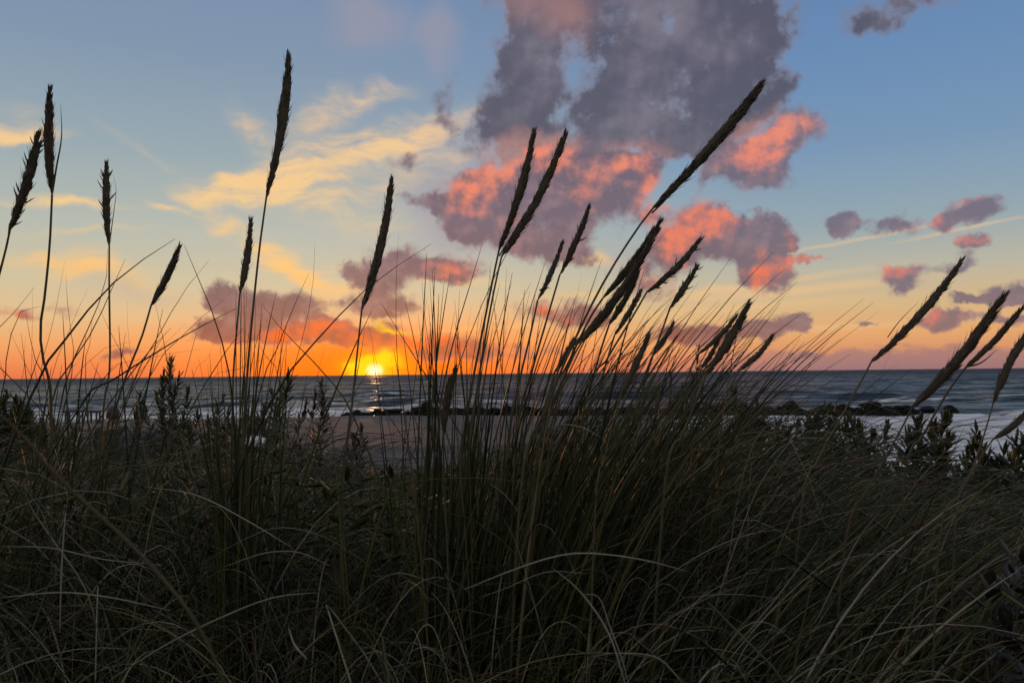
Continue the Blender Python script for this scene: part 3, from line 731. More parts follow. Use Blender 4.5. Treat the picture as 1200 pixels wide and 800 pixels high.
clump('thin scattered grass clump in front of the setting sun',
 [([(505, 286), (462, 314), (424, 343), (388, 380), (346, 428), (318, 470)], 1.35, 3.2), ([(431, 376), (443, 434), (456, 500), (466, 550), (480, 610)], 1.3, 3.2),
  ([(467, 274), (464, 340), (465, 410), (470, 480)], 1.6, 3), ([(494, 318), (497, 366), (506, 425), (516, 480)], 1.6, 2.8), ([(478, 404), (494, 432), (512, 470)], 1.5, 2.4),
  ([(490, 368), (494, 400), (502, 440), (506, 490)], 1.6, 2.2), ([(459, 418), (460, 440), (462, 470)], 1.7, 2), ([(428, 384), (420, 430), (408, 500)], 1.5, 2.6),
  ([(382, 400), (372, 440), (366, 480)], 1.6, 2), ([(399, 395), (398, 440), (392, 490)], 1.7, 2), ([(391, 413), (372, 440), (352, 468)], 1.6, 2), ([(432, 364), (440, 359), (446, 354)], 1.45, 2)],
 [(12, 450, 1.6, .12, .12, .40, .62, .05, .25, .25)], 3, loc_px=440, loc_d=1.5)
clump('dense dark upright grass clump at the centre right of the sun',
 [([(566, 283), (552, 330), (534, 390), (520, 450), (514, 500)], 1.4, 3), ([(622, 331), (606, 365), (590, 410), (574, 460)], 1.5, 2.8),
  ([(605, 160), (600, 240)], 1.5, .1), ([(533, 365), (526, 400), (516, 450)], 1.5, 2.4), ([(552, 360), (546, 400), (538, 450)], 1.6, 2.4), ([(634, 230), (610, 270), (592, 300), (570, 345), (548, 400), (530, 460)], 1.42, 3),
  ([(497, 370), (500, 410), (508, 450), (514, 500)], 1.5, 2.4), ([(577, 325), (566, 370), (552, 430), (544, 480)], 1.5, 2.6), ([(600, 330), (584, 380), (570, 430)], 1.6, 2.4)],
 [(74, 528, 1.40, .04, .07, .44, .84, .09, .10, .15), (34, 560, 1.5, .06, .08, .45, .82, .17, .14, .2), (12, 500, 1.5, .06, .08, .38, .66, -.02, .16, .15)], 4, loc_px=530, loc_d=1.42)
clump('thick right leaning grass clump carrying the crossing bundle',
 [([(800, 337), (770, 365), (735, 400), (700, 440), (672, 480)], 1.5, 2.4), ([(808, 364), (780, 386), (746, 412), (712, 440)], 1.5, 2.2), ([(782, 270), (752, 305), (724, 335), (700, 370), (676, 420), (650, 480)], 1.45, 2.6),
  ([(682, 318), (674, 360), (668, 400), (656, 450)], 1.6, 2.2), ([(744, 375), (720, 405), (690, 440)], 1.5, 2.2), ([(690, 340), (668, 380), (646, 430)], 1.5, 2.2)],
 [(105, 612, 1.45, .08, .10, .46, .80, .38, .14, .25), (110, 660, 1.6, .10, .12, .48, .76, .46, .15, .3), (70, 590, 1.4, .05, .08, .45, .78, .28, .12, .2)], 5, loc_px=615, loc_d=1.45)
clump('broad swept over grass clump between the bundle and the shrubs',
 [([(914, 350), (890, 385), (866, 420), (846, 452)], 1.5, 2), ([(888, 385), (868, 410), (846, 435)], 1.5, 2)],
 [(230, 680, 1.8, .14, .2, .44, .70, .42, .2, .35), (190, 750, 2.0, .15, .25, .36, .56, .5, .22, .45)], 6, loc_px=740, loc_d=1.75)
clump('wind combed grass clump at lower right below the long heads',
 [([(960, 470), (935, 505), (905, 545), (880, 590)], 1.3, 2), ([(1047, 405), (1032, 440), (1018, 480), (1000, 540)], 1.5, 2), ([(1130, 500), (1112, 540), (1095, 580), (1070, 640)], 1.2, 2.4)],
 [(110, 900, 1.25, .12, .15, .26, .46, .75, .25, .4), (90, 1000, 1.2, .12, .15, .26, .44, .75, .25, .4)], 7, M_MIXED, loc_px=940, loc_d=1.25)

# ================================================================== undergrowth (nobody could count it)
CX = np.array([-400, 0, 60, 95, 106, 150, 188, 200, 260, 330, 360, 400, 450, 520, 570, 620, 680, 740, 790, 830, 870, 920, 970, 1040, 1120, 1200, 1600.])
CY = np.array([500, 500, 496, 502, 534, 546, 540, 508, 510, 514, 532, 548, 556, 542, 516, 494, 474, 462, 470, 494, 516, 532, 544, 562, 574, 562, 555.])
def horizon(px): return 444.5 - px * 13.0 / 1200
def scatter(n, d0, d1, seed, K_, wbase, wk, lean_gain=1.0, hcap=.62, phr=(1.2, 2.5)):
    rg = np.random.default_rng(seed)
    px = rg.uniform(-760, 1960, n); d = d0 * (d1 / d0) ** rg.uniform(0, 1, n)
    keep = (np.abs(px - 600) < 860) | (d < 9); px, d = px[keep], d[keep]; n = len(px)
    x_ = (px - 600) / F * d
    g = ground(x_, d)
    cy = np.interp(px, CX, CY) + np.abs(rg.normal(0, 16, n)) - 6
    top = CZ - (cy - horizon(px)) / F * d
    H = np.minimum(top - g, hcap) * rg.uniform(.45, 1.0, n)
    ok = H > .05
    px, d, x_, g, H = px[ok], d[ok], x_[ok], g[ok], H[ok]; n = len(px)
    right = sstep(px, 430, 760)
    ang = rg.uniform(0, 2 * math.pi, n)
    L = H * rg.uniform(.6, 1.7, n)
    lx = np.cos(ang) * L * (1 - right) * 1.1 + right * L * rg.normal(.85, .35, n) * lean_gain
    ly = np.sin(ang) * L * (1 - .6 * right)
    ph = rg.uniform(phr[0], phr[1], n)
    t_ = np.linspace(0, 1, K_)[None]
    mxs = np.where(ph > math.pi / 2, 1.0, np.sin(ph))
    z = g[:, None] + H[:, None] * np.sin(t_ * ph[:, None]) / mxs[:, None]
    X_ = x_[:, None] + lx[:, None] * t_ ** 1.35; Y_ = d[:, None] + ly[:, None] * t_ ** 1.35
    Y_ = np.maximum(Y_, .42)
    z = np.maximum(z, ground(X_, Y_) + .004)
    w0 = (wbase + wk * d) * rg.uniform(.6, 1.25, n)
    return tube_batch(np.stack([X_, Y_, z], -1), w0[:, None] * taper(K_, 1.0, .15)[None], 3, .45, seed)
parts = [scatter(1750, .7, 1.45, 21, 16, .0030, .0006, hcap=.30), scatter(8200, 1.4, 4.0, 22, 11, .0030, .0008), scatter(11500, 3.2, 17, 23, 6, .0036, .0009)]
v, q = join(parts)
tag(link('dune_grass', mesh_from('dune_grass', v, q, mats=[M_MIXED])), 'dark tangled dune grass covering the foreground slope', 'grass', kind='stuff')
# low green growth, thin and dense
parts = [scatter(7900, 1.2, 6, 31, 6, .0022, .0007, .9, .36, (1.0, 1.8)), scatter(13500, 4, 18, 32, 5, .004, .0008, .8, .5, (1.0, 1.8))]
v, q = join(parts)
tag(link('ground_cover', mesh_from('ground_cover', v, q, mats=[M_GREEN])), 'fine green grass filling the gaps of the dune slope', 'grass', kind='stuff')
# leafy weeds between the grass
rg = np.random.default_rng(35)
n = 45000
px = rg.uniform(-760, 1960, n); d = 1.5 * (13 / 1.5) ** rg.uniform(0, 1, n); x_ = (px - 600) / F * d
clus = np.sin(x_ * 3.1 + 1.3 * np.sin(d * 2.1)) * np.sin(d * 2.7 + x_ * 1.1) + .45 * (px < 520) - .1
ok = clus > rg.uniform(-.2, .9, n)
px, d, x_ = px[ok], d[ok], x_[ok]; n = len(px)
g = ground(x_, d)
top = CZ - (np.interp(px, CX, CY) + 8 + np.abs(rg.normal(0, 10, n)) - horizon(px)) / F * d
hh = np.clip(top - g, .03, .42) * rg.uniform(.25, 1, n)
bs = np.stack([x_, d, g + hh], -1)
dr = nrm(np.stack([rg.normal(0, 1, n), rg.normal(0, 1, n), rg.normal(.45, .55, n)], -1)); sd2 = nrm(np.cross(dr, rg.normal(size=(n, 3))))
up = nrm(np.cross(sd2, dr)); Lh = rg.uniform(.022, .055, n) * (1 + .10 * d)
tt5 = np.array([0, .25, .5, .76, 1.0])
mid = bs[:, None] + dr[:, None] * (Lh[:, None] * tt5)[..., None] + up[:, None] * (rg.normal(-.1, .2, n)[:, None] * Lh[:, None] * tt5 ** 2)[..., None]
v, q = tube_batch(mid, (Lh * rg.uniform(.14, .3, n))[:, None] * np.array([.05, .75, 1.0, .7, .03])[None], 4, .22, ref=up)
tag(link('leafy_weeds', mesh_from('leafy_weeds', v, q, mats=[M_WEED])), 'small leafy weeds growing between the dune grass', 'weeds', kind='stuff')
# snapped flat leaves
n = 360
px = rg.uniform(-200, 1400, n); d = .95 * (4 / .95) ** rg.uniform(0, 1, n); x_ = (px - 600) / F * d
g = ground(x_, d); top = CZ - (np.interp(px, CX, CY) + 12 - horizon(px)) / F * d
H = np.minimum(top - g, .36) * rg.uniform(.4, .95, n); H = np.maximum(H, .05)
an = np.where(px > 600, rg.normal(0, .5, n), rg.uniform(0, 6.283, n)); a2 = an + rg.normal(0, .7, n)
p0 = np.stack([x_, d, g], -1); l1 = H * rg.uniform(.1, .7, n)
p1 = p0 + np.stack([np.cos(an) * l1, np.sin(an) * l1 * .6, H], -1)
l2 = np.minimum(H * rg.uniform(.4, 1.0, n), .22); p2 = p1 + np.stack([np.cos(a2) * l2, np.sin(a2) * l2 * .6, -l2 * rg.uniform(.1, .9, n)], -1)
ts = np.array([0, .33, .66, .95])
seg1 = p0[:, None] * (1 - ts[None, :, None]) + p1[:, None] * ts[None, :, None]
seg1[:, 1:3, 2] += (H * .05)[:, None]
tq = np.array([0.04, .35, .7, 1.0]); seg2 = p1[:, None] * (1 - tq[None, :, None]) + p2[:, None] * tq[None, :, None]
seg2[:, 3, 2] -= .02
pth = np.concatenate([seg1, seg2], 1); pth[..., 1] = np.maximum(pth[..., 1], .5); pth[..., 2] = np.maximum(pth[..., 2], ground(pth[..., 0], pth[..., 1]) + .005)
v, q = tube_batch(pth, ((.0035 + .0012 * d) * rg.uniform(.8, 1.6, n))[:, None] * np.array([.9, 1, 1, .9, .8, .9, .6, .1])[None], 3, .3, 36)
tag(link('snapped_leaves', mesh_from('snapped_leaves', v, q, mats=[M_MIXED])), 'snapped flat leaves hanging in the dune grass', 'dry grass', kind='stuff')
# dry straw lying on the sand
rg = np.random.default_rng(41)
n = 4500
d = .6 * (4.5 / .6) ** rg.uniform(0, 1, n); px = rg.uniform(-250, 1450, n); x_ = (px - 600) / F * d
an = rg.uniform(0, 6.283, n); L = rg.uniform(.03, .22, n)
t_ = np.linspace(0, 1, 5)[None]
X_ = x_[:, None] + np.cos(an)[:, None] * L[:, None] * (t_ - .5) + .02 * rg.normal(size=(n, 1)) * t_ ** 2
Y_ = np.maximum(.4, d[:, None] + np.sin(an)[:, None] * L[:, None] * (t_ - .5) + .02 * rg.normal(size=(n, 1)) * t_ ** 2)
Z_ = ground(X_, Y_) + .006 + rg.uniform(0, .07, n)[:, None] * (1 + .7 * rg.normal(size=(n, 1)) * (t_ - .5)) + .02 * np.sin(t_ * 3.1)
v, q = tube_batch(np.stack([X_, Y_, Z_], -1), (rg.uniform(.0012, .003, n))[:, None] * np.array([[.7, 1, 1, .8, .2]]), 3, .5, 5)
tag(link('dry_straw', mesh_from('dry_straw', v, q, mats=[M_DRY])), 'dry broken straw littering the dune sand', 'straw', kind='stuff')
# long pale leaves arching over the tangle
PALE = [([(400, 722), (430, 690), (455, 674), (480, 673), (535, 694)], 1.0, 3), ([(545, 690), (600, 668), (650, 652), (690, 648), (750, 655), (805, 669)], 1.0, 3.4),
 ([(648, 666), (672, 685), (695, 712), (716, 748), (734, 805)], .9, 3.4), ([(684, 696), (702, 700), (715, 735), (730, 775), (736, 800)], .85, 3),
 ([(590, 606), (606, 640), (624, 700), (650, 800)], 1.0, 2.6), ([(392, 592), (440, 572), (500, 562), (560, 560), (612, 564)], 1.3, 2.8), ([(574, 566), (594, 582), (612, 606)], 1.3, 3.2),
 ([(28, 562), (34, 590), (60, 630), (100, 690), (120, 760)], .95, 3.2), ([(80, 582), (76, 610), (72, 670), (70, 740)], 1.0, 3), ([(130, 795), (195, 755), (262, 722), (320, 700), (372, 694)], .9, 3.4),
 ([(232, 662), (290, 630), (330, 618), (378, 628), (425, 655)], 1.1, 3), ([(262, 664), (310, 648), (350, 647), (385, 662)], 1.0, 2.4), ([(-5, 598), (80, 602), (160, 612), (250, 640), (290, 655)], 1.1, 2.8),
 ([(25, 560), (60, 605), (110, 655), (170, 700), (215, 728)], 1.0, 2.8), ([(335, 688), (339, 715), (330, 740), (322, 760)], .95, 3), ([(338, 735), (345, 755), (360, 772)], .9, 3), ([(632, 508), (655, 498), (680, 500), (704, 512)], 1.4, 3),
 ([(796, 615), (850, 580), (920, 556), (985, 542), (1040, 536)], 1.2, 2.8), ([(796, 665), (870, 630), (950, 600), (1030, 566), (1100, 542)], 1.1, 2.8), ([(955, 730), (985, 670), (1010, 625), (1032, 598)], 1.0, 3),
 ([(985, 805), (1030, 735), (1070, 690), (1115, 668)], .95, 3), ([(560, 700), (590, 690), (640, 670), (690, 672)], .95, 2.4), ([(140, 500), (170, 492), (200, 505), (240, 540)], 1.5, 2.4), ([(100, 556), (160, 545), (215, 550), (260, 575)], 1.4, 2.8),
 ([(330, 790), (370, 750), (400, 728), (440, 705)], .85, 3), ([(0, 640), (60, 642), (120, 655), (190, 662)], 1.0, 2.6), ([(0, 700), (70, 694), (130, 700), (200, 715)], .95, 2.6), ([(800, 800), (770, 770), (720, 765), (690, 770)], .85, 2.8),
 ([(1105, 742), (1060, 730), (1010, 731), (930, 735)], .95, 2.4), ([(800, 700), (860, 696), (920, 702)], 1.0, 2.4), ([(760, 690), (820, 650), (880, 625), (930, 620)], 1.1, 2.4), ([(80, 578), (82, 560), (80, 545)], 1.0, 3), ([(135, 618), (138, 605), (137, 590)], 1.0, 3),
 ([(170, 570), (230, 580), (290, 610), (340, 640)], 1.2, 2.6), ([(860, 760), (910, 700), (940, 660), (960, 630)], 1.0, 2.8), ([(700, 800), (760, 742), (830, 700), (900, 680)], .9, 2.6)]
rg = np.random.default_rng(51)
parts = []
for pix, dep, w_ in PALE:
    p, w0 = trace(pix[::-1], dep, w_ * .85, rg, 16, False)
    parts.append(tube_batch(p[None], (w0 * .72 * np.sin(np.linspace(.12, 3.06, 16)) ** .6)[None], 4, .4, int(rg.integers(1e6))))
parts += [scatter(200, .9, 1.7, 52, 18, .0024, .0006, hcap=.34, phr=(1.7, 2.9)), scatter(660, 1.5, 5, 53, 13, .0026, .0007, phr=(1.5, 2.8))]
v, q = join(parts)
tag(link('dry_leaves', mesh_from('dry_leaves', v, q, mats=[M_DRY])), 'long pale dry leaves arching over the dark tangle', 'dry grass', kind='stuff')

# near, blurred, fallen stalk at lower left
pp = [(-40, 466), (8, 492), (36, 522), (66, 558), (110, 598), (165, 650), (225, 722), (262, 800), (285, 900)]
pl_ = [at(p[0], p[1], .34 + .012 * j) for j, p in enumerate(pp)]
pl_.append(to_ground(pl_[-1][0] + .04, pl_[-1][1] + .05))
pth = crom(np.array(pl_), 40)
v, q = tube_batch(pth[None], (np.interp(np.linspace(0, 1, 40), [0, .2, .5, 1], [.0013, .0020, .0017, .0017]))[None], 6, .6, 3)
base = pth[-1]
tag(link('fallen_stalk', mesh_from('fallen_stalk', v - base, q, mats=[M_STEM]), None, tuple(base)), 'thick brown bent stalk close to the lens crossing the lower left', 'grass stalk')

# ================================================================== leafy shrubs
def leaf_batch(base, axis, side, L, W, curl, rg):
    """lanceolate leaves: N bases, directions -> verts, quads (folded along the midrib, closed thin)"""
    N = len(base)
    prof = np.array([.05, .75, 1.0, .7, .03]); tt_ = np.array([0, .25, .5, .76, 1.0])
    up = nrm(np.cross(side, axis))
    mid = base[:, None] + axis[:, None] * (L[:, None] * tt_)[..., None] + up[:, None] * (curl[:, None] * L[:, None] * tt_ ** 2)[..., None]
    return tube_batch(mid, W[:, None] * prof[None], 4, .22, ref=up)

def shrub(label, shoots, leaf_len, mats_=M_SHRUB, seed=0, name='dune_shrub', dens=1.0, group=None, leaf_from=.25, wide=.2, cat='shrub'):
    """shoots: list of (tip px, tip py, base px, depth)"""
    rg = np.random.default_rng(seed)
    bxs = np.mean([at(s_[2], 500, s_[3])[0] for s_ in shoots]); dm = np.mean([s_[3] for s_ in shoots])
    base = to_ground(bxs, dm)
    root = empty(name, base, label, cat, group)
    stems, lvs = [], []
    for (tx, ty, bpx, dep) in shoots:
        d1 = dep + rg.uniform(-.04, .04) * dep
        tip = at(tx, ty, d1); gb = to_ground(at(bpx, 500, dep)[0], dep)
        pt = crom(np.array([gb, gb * .55 + tip * .45 + np.array([rg.normal(0, .03) * dep / 4, 0, .0]), gb * .2 + tip * .8 + np.array([rg.normal(0, .018) * dep / 4, 0, .0]), tip]), 14)
        stems.append(tube_batch(pt[None], np.linspace(.009, .003, 14)[None] * max(.6, min(1.3, dep / 4)), 5, .9, 1))
        hgt = np.linalg.norm(tip - gb)
        n = int(np.clip(hgt * (1 - leaf_from) / (leaf_len * .11), 20, 230) * dens)
        s_ = leaf_from + (1 - leaf_from) * (np.arange(n) + .5) / n
        idx = s_ * 13; i0 = np.clip(idx.astype(int), 0, 12); fr = (idx - i0)[:, None]
        cpt = pt[i0] * (1 - fr) + pt[i0 + 1] * fr; ax = nrm(pt[i0 + 1] - pt[i0])
        az_ = np.arange(n) * 2.4 + rg.normal(0, .6, n)
        e1 = nrm(np.cross(ax, np.array([0, 1., 0]) + 0 * ax)); e2 = np.cross(ax, e1)
        outv = np.cos(az_)[:, None] * e1 + np.sin(az_)[:, None] * e2
        el = (np.interp(s_, [0, .75, 1], [1.5, 1.25, .45]) * rg.uniform(.55, 1.3, n))[:, None]
        dr = nrm(ax * np.cos(el) + outv * np.sin(el))
        sd2 = nrm(np.cross(dr, ax + 1e-4))
        L = leaf_len * rg.uniform(.7, 1.2, n) * np.interp(s_, [0, .85, 1], [1, .9, .6])
        L = L * 1.35 * np.where(rg.random(n) < .12, .55, 1)
        lvs.append(leaf_batch(cpt, dr, sd2, L, L * wide * 1.1 * rg.uniform(.8, 1.2, n), rg.normal(-.05, .14, n), rg))
    v, q = join(stems); link('stem', mesh_from('stem', v - base, q, mats=[M_TWIG]), root)
    v, q = join(lvs); link('foliage', mesh_from('foliage', v - base, q, mats=[mats_]), root)
    return root

GS = 'leafy shrubs on the dune'
shrub('tallest bushy leafy shrub at left, its tip above the sea horizon', [(200, 420, 201, 4.2), (192, 440, 198, 4.1), (211, 440, 205, 4.3), (184, 462, 194, 4.2), (220, 456, 210, 4.2), (203, 466, 202, 3.9), (190, 490, 196, 4.0), (216, 486, 208, 4.0)], .055, seed=61, group=GS, dens=1.3)
shrub('small leafy shrub right in front of the seated person in blue', [(164, 462, 168, 4.4), (170, 474, 171, 4.4), (160, 476, 166, 4.3)], .05, seed=62, group=GS)
shrub('low dark shoot with drooping leaves left of the tallest stalk', [(262, 464, 262, 4.2), (255, 474, 258, 4.2), (268, 480, 266, 4.0), (250, 486, 256, 4.1)], .055, seed=63, group=GS)
shrub('leafy shrub with long outspread leaves right of the tallest stalk', [(340, 437, 322, 3.6), (332, 452, 322, 3.5), (318, 462, 316, 3.6), (310, 476, 312, 3.5), (328, 476, 320, 3.4)], .06, seed=64, group=GS, dens=1.1)
shrub('reddish leafy shrub just left of the sand and sun', [(377, 450, 366, 3.8), (370, 462, 362, 3.8), (360, 472, 358, 3.7), (378, 474, 368, 3.6)], .055, M_SHRUBR, seed=65, group=GS)
shrub('small reddish shrub standing against the bare sand', [(424, 500, 418, 3.0), (416, 512, 416, 3.0), (408, 526, 412, 2.9), (426, 524, 420, 2.9), (402, 536, 410, 2.9)], .042, M_SHRUBR, seed=66, group=GS)
shrub('dark shoot with curly leaves rising to the horizon near the broad bristly head', [(818, 408, 800, 2.9), (812, 440, 802, 2.9), (800, 452, 796, 2.9), (824, 448, 808, 2.9), (806, 468, 800, 2.8)], .04, seed=67, group=GS, wide=.16)
shrub('dark leafy shrub left of the breakwater wash with slanting shoots', [(876, 478, 856, 4.2), (862, 462, 850, 4.2), (846, 486, 846, 4.2), (868, 492, 858, 4.1), (838, 492, 842, 4.0), (880, 500, 866, 4.1)], .075, seed=68, group=GS, dens=1.5)
shrub('bushy leafy shrub whose top meets the middle of the breakwater', [(948, 488, 942, 4.4), (934, 496, 934, 4.4), (960, 492, 950, 4.4), (924, 506, 928, 4.3), (916, 516, 924, 4.2), (940, 510, 938, 4.2), (968, 508, 956, 4.3)], .075, seed=69, group=GS, dens=1.6)
shrub('leafy shrub between the breakwater bush and the wide leaved shrub', [(998, 492, 990, 4.5), (1010, 500, 1000, 4.4), (984, 502, 982, 4.4), (1026, 508, 1012, 4.4), (976, 514, 978, 4.2), (1004, 516, 998, 4.2), (1040, 500, 1026, 4.5)], .075, seed=70, group=GS, dens=1.6)
shrub('wide leaved shrub with long pointed shoots below the lone end boulder', [(1108, 488, 1078, 3.3), (1094, 500, 1074, 3.3), (1076, 494, 1066, 3.3), (1112, 512, 1082, 3.2), (1066, 510, 1062, 3.2), (1098, 528, 1080, 3.2), (1080, 524, 1072, 3.1)], .07, seed=71, group=GS, dens=1.65, wide=.24)
shrub('upright leafy shoot standing alone before the surf at right', [(1144, 505, 1142, 3.6), (1138, 520, 1140, 3.6), (1150, 524, 1146, 3.5), (1134, 534, 1138, 3.5), (1154, 536, 1148, 3.5)], .07, seed=72, group=GS, dens=1.7)
shrub('dark bushy shrub at the right edge under the surf', [(1176, 526, 1176, 3.4), (1190, 518, 1188, 3.4), (1204, 516, 1200, 3.4), (1168, 542, 1172, 3.3), (1184, 540, 1184, 3.2), (1220, 520, 1214, 3.4), (1240, 530, 1236, 3.4)], .075, seed=73, group=GS, dens=1.7)
shrub('low spreading shrub filling the dip left of the lone upright shoot', [(1120, 548, 1120, 3.8), (1104, 552, 1106, 3.7), (1134, 552, 1132, 3.7), (1090, 560, 1094, 3.6), (1150, 556, 1148, 3.6), (1070, 556, 1074, 3.8), (1050, 548, 1054, 3.9), (1036, 540, 1040, 4.0)], .07, seed=74, group=GS, dens=1.7)
shrub('low leafy shrub on the dune edge right of the bundle', [(890, 512, 886, 3.8), (904, 518, 900, 3.8), (874, 514, 872, 3.8), (856, 508, 858, 3.9), (920, 526, 916, 3.7), (838, 504, 840, 3.9), (950, 530, 946, 3.7), (980, 530, 976, 3.8), (1010, 534, 1006, 3.8)], .07, seed=75, group=GS, dens=1.7)
shrub('low green bush on the dune edge below the bare sand', [(350, 520, 350, 4.6), (372, 532, 370, 4.6), (392, 540, 390, 4.4), (338, 512, 338, 4.6), (320, 516, 322, 4.5), (420, 552, 418, 4.4), (448, 556, 446, 4.4), (478, 552, 476, 4.4), (300, 520, 302, 4.5)], .05, seed=76, group=GS)
shrub('low leafy shrub between the seated pair and the tallest bushy shrub', [(232, 484, 228, 4.0), (244, 494, 240, 3.9), (222, 500, 222, 3.9), (256, 500, 252, 4.0), (212, 506, 214, 3.8), (240, 510, 238, 3.8)], .055, seed=80, group=GS, dens=1.2)
shrub('low leafy shrub between the tallest stalk and the outspread shrub', [(290, 484, 290, 4.0), (302, 490, 300, 3.9), (282, 498, 284, 3.9), (298, 506, 296, 3.8), (270, 502, 274, 3.8), (312, 506, 310, 3.9)], .055, seed=81, group=GS, dens=1.2)
shrub('low leafy shrub in front of the low dark tables', [(62, 494, 64, 4.4), (84, 498, 82, 4.3), (94, 506, 90, 4.4), (74, 508, 76, 4.2), (86, 514, 84, 4.2), (48, 500, 52, 4.4)], .055, seed=82, group=GS, dens=1.2)
shrub('leafy shrub with a spreading crown right under the flat topped boulder', [(872, 486, 876, 3.5), (886, 480, 884, 3.5), (900, 488, 894, 3.5), (862, 496, 870, 3.4), (912, 498, 902, 3.5), (890, 500, 888, 3.4), (924, 506, 912, 3.5)], .065, seed=83, group=GS, dens=1.7)
shrub('tallest leafy shrub right of the middle with its crown over the white wash', [(968, 478, 970, 3.7), (980, 484, 976, 3.7), (956, 488, 962, 3.7), (994, 492, 986, 3.6), (946, 498, 956, 3.6), (972, 498, 972, 3.6), (1008, 500, 996, 3.6), (1024, 512, 1008, 3.6)], .065, seed=84, group=GS, dens=1.7)
# dark dense bush at the left edge
rgb = np.random.default_rng(77)
shs = []
for k in range(60):
    tx = rgb.uniform(-90, 52); top = 461 + max(0, (tx - 8)) ** 1.25 * .32 + rgb.uniform(0, 18)
    shs.append((tx, top, tx * .8, rgb.uniform(4.2, 5.2)))
shrub('dark rounded dense bush at the far left edge below the horizon', shs, .06, seed=78, group=GS, dens=1.3, leaf_from=.1, wide=.3, name='dense_bush', cat='bush')
# broad leaved plant at the bottom right corner
shrub('broad leaved dark plant in the bottom right corner', [(1186, 650, 1190, 1.02), (1160, 680, 1180, 1.0), (1206, 640, 1200, 1.04), (1182, 724, 1188, .96), (1215, 700, 1208, .98)], .036, M_BROAD, seed=79, name='broadleaf_plant', dens=.34, leaf_from=.35, wide=.40, cat='plant')

# ================================================================== thin posts by the beach path
def post(px, ytop, dep, wpx, label):
    x0 = at(px, 460, dep)[0]; g = float(ground(x0, dep)); top = at(px, ytop, dep)[2]; w_ = wpx * dep / F
    bm = bmesh.new(); bmesh.ops.create_cone(bm, cap_ends=True, segments=10, radius1=w_ * .55, radius2=w_ * .45, depth=top - g + .15)
    for v_ in bm.verts:
        v_.co.x += .01 * mnoise.noise(v_.co * 3); v_.co.y += .01 * mnoise.noise(v_.co * 2 + Vector((4, 0, 0)))
    bmesh.ops.bevel(bm, geom=[e for e in bm.edges if abs(e.verts[0].co.z - e.verts[1].co.z) < .05 and e.verts[0].co.z > 0], offset=w_ * .12, segments=2, affect='EDGES')
    me = bpy.data.meshes.new('fence_post'); bm.to_mesh(me); bm.free(); me.materials.append(M_WOOD)
    o = link('fence_post', me, None, (x0, dep, g - .15 + (top - g + .15) / 2)); o.rotation_euler = (0, R(3), 0)
    tag(o, label, 'post', 'posts in the dune grass')
post(783, 437, 8.0, 3.4, 'taller dark wooden post standing in the grass right of the bundle')
post(766, 452, 8.4, 2.4, 'shorter dark wooden post beside the taller one in the grass')

# ================================================================== two low tables at the water's edge
def table(px0, px1, ytop, ybot, dep, label):
    xa = at(px0, ytop, dep)[0]; xb = at(px1, ytop, dep)[0]; xm = (xa + xb) / 2; L = xb - xa
    g = float(ground(xm, dep)); top = at((px0 + px1) / 2, ytop, dep)[2]; h = max(.5, top - g)
    root = empty('beach_table', (xm, dep, g), label, 'table', 'tables at the water')
    def bx(name, cx, cy, cz, sx, sy, sz):
        bm = bmesh.new(); bmesh.ops.create_cube(bm, size=1.0)
        for v_ in bm.verts: v_.co = Vector((v_.co.x * sx + cx, v_.co.y * sy + cy, v_.co.z * sz + cz))
        bmesh.ops.bevel(bm, geom=bm.edges[:], offset=.012, segments=2, affect='EDGES')
        me = bpy.data.meshes.new(name); bm.to_mesh(me); bm.free(); me.materials.append(M_WOOD); link(name, me, root)
    bx('table_top', 0, 0, h - .10, L, .9, .2)
    for s1 in (-1, 1):
        for s2 in (-1, 1): bx('leg', s1 * L * .36, s2 * .33, (h - .2) / 2, .17, .14, h - .2)
table(76, 98, 480.5, 490, 82, 'left one of two low dark tables at the foamy waterline')
table(103, 117, 481, 490, 83, 'right one of two low dark tables at the foamy waterline')

# ================================================================== two seated people, seen from behind
M_SKIN = plain_mat('skin', (.30, .19, .14), (.36, .23, .17), 20, .55)
M_HAIR = plain_mat('brown_hair', (.035, .022, .015), (.07, .045, .03), 60, .6)
M_HAIR2 = plain_mat('dark_hair', (.015, .012, .010), (.04, .03, .024), 60, .6)
M_BLACK = plain_mat('black_cloth', (.010, .011, .016), (.018, .02, .028), 30, .85)
M_BLUE = plain_mat('blue_cloth', (.07, .085, .12), (.09, .11, .15), 30, .85)
M_JEANS = plain_mat('dark_trousers', (.02, .024, .035), (.03, .036, .05), 40, .85)
def skin_mesh(name, verts, edges, radii, root_i, levels=2):
    me = bpy.data.meshes.new(name); me.from_pydata(verts, edges, [])
    o = bpy.data.objects.new(name, me); COL.objects.link(o)
    mod = o.modifiers.new('skin', 'SKIN'); mod.use_smooth_shade = True
    sv = me.skin_vertices[0].data
    for i, r_ in enumerate(radii):
        sv[i].radius = r_ if isinstance(r_, tuple) else (r_, r_); sv[i].use_root = (i == root_i)
    sb = o.modifiers.new('sub', 'SUBSURF'); sb.levels = levels; sb.render_levels = levels
    dg = bpy.context.evaluated_depsgraph_get()
    out = bpy.data.meshes.new_from_object(o.evaluated_get(dg))
    bpy.data.objects.remove(o); out.name = name
    out.polygons.foreach_set('use_smooth', np.ones(len(out.polygons), bool))
    return out
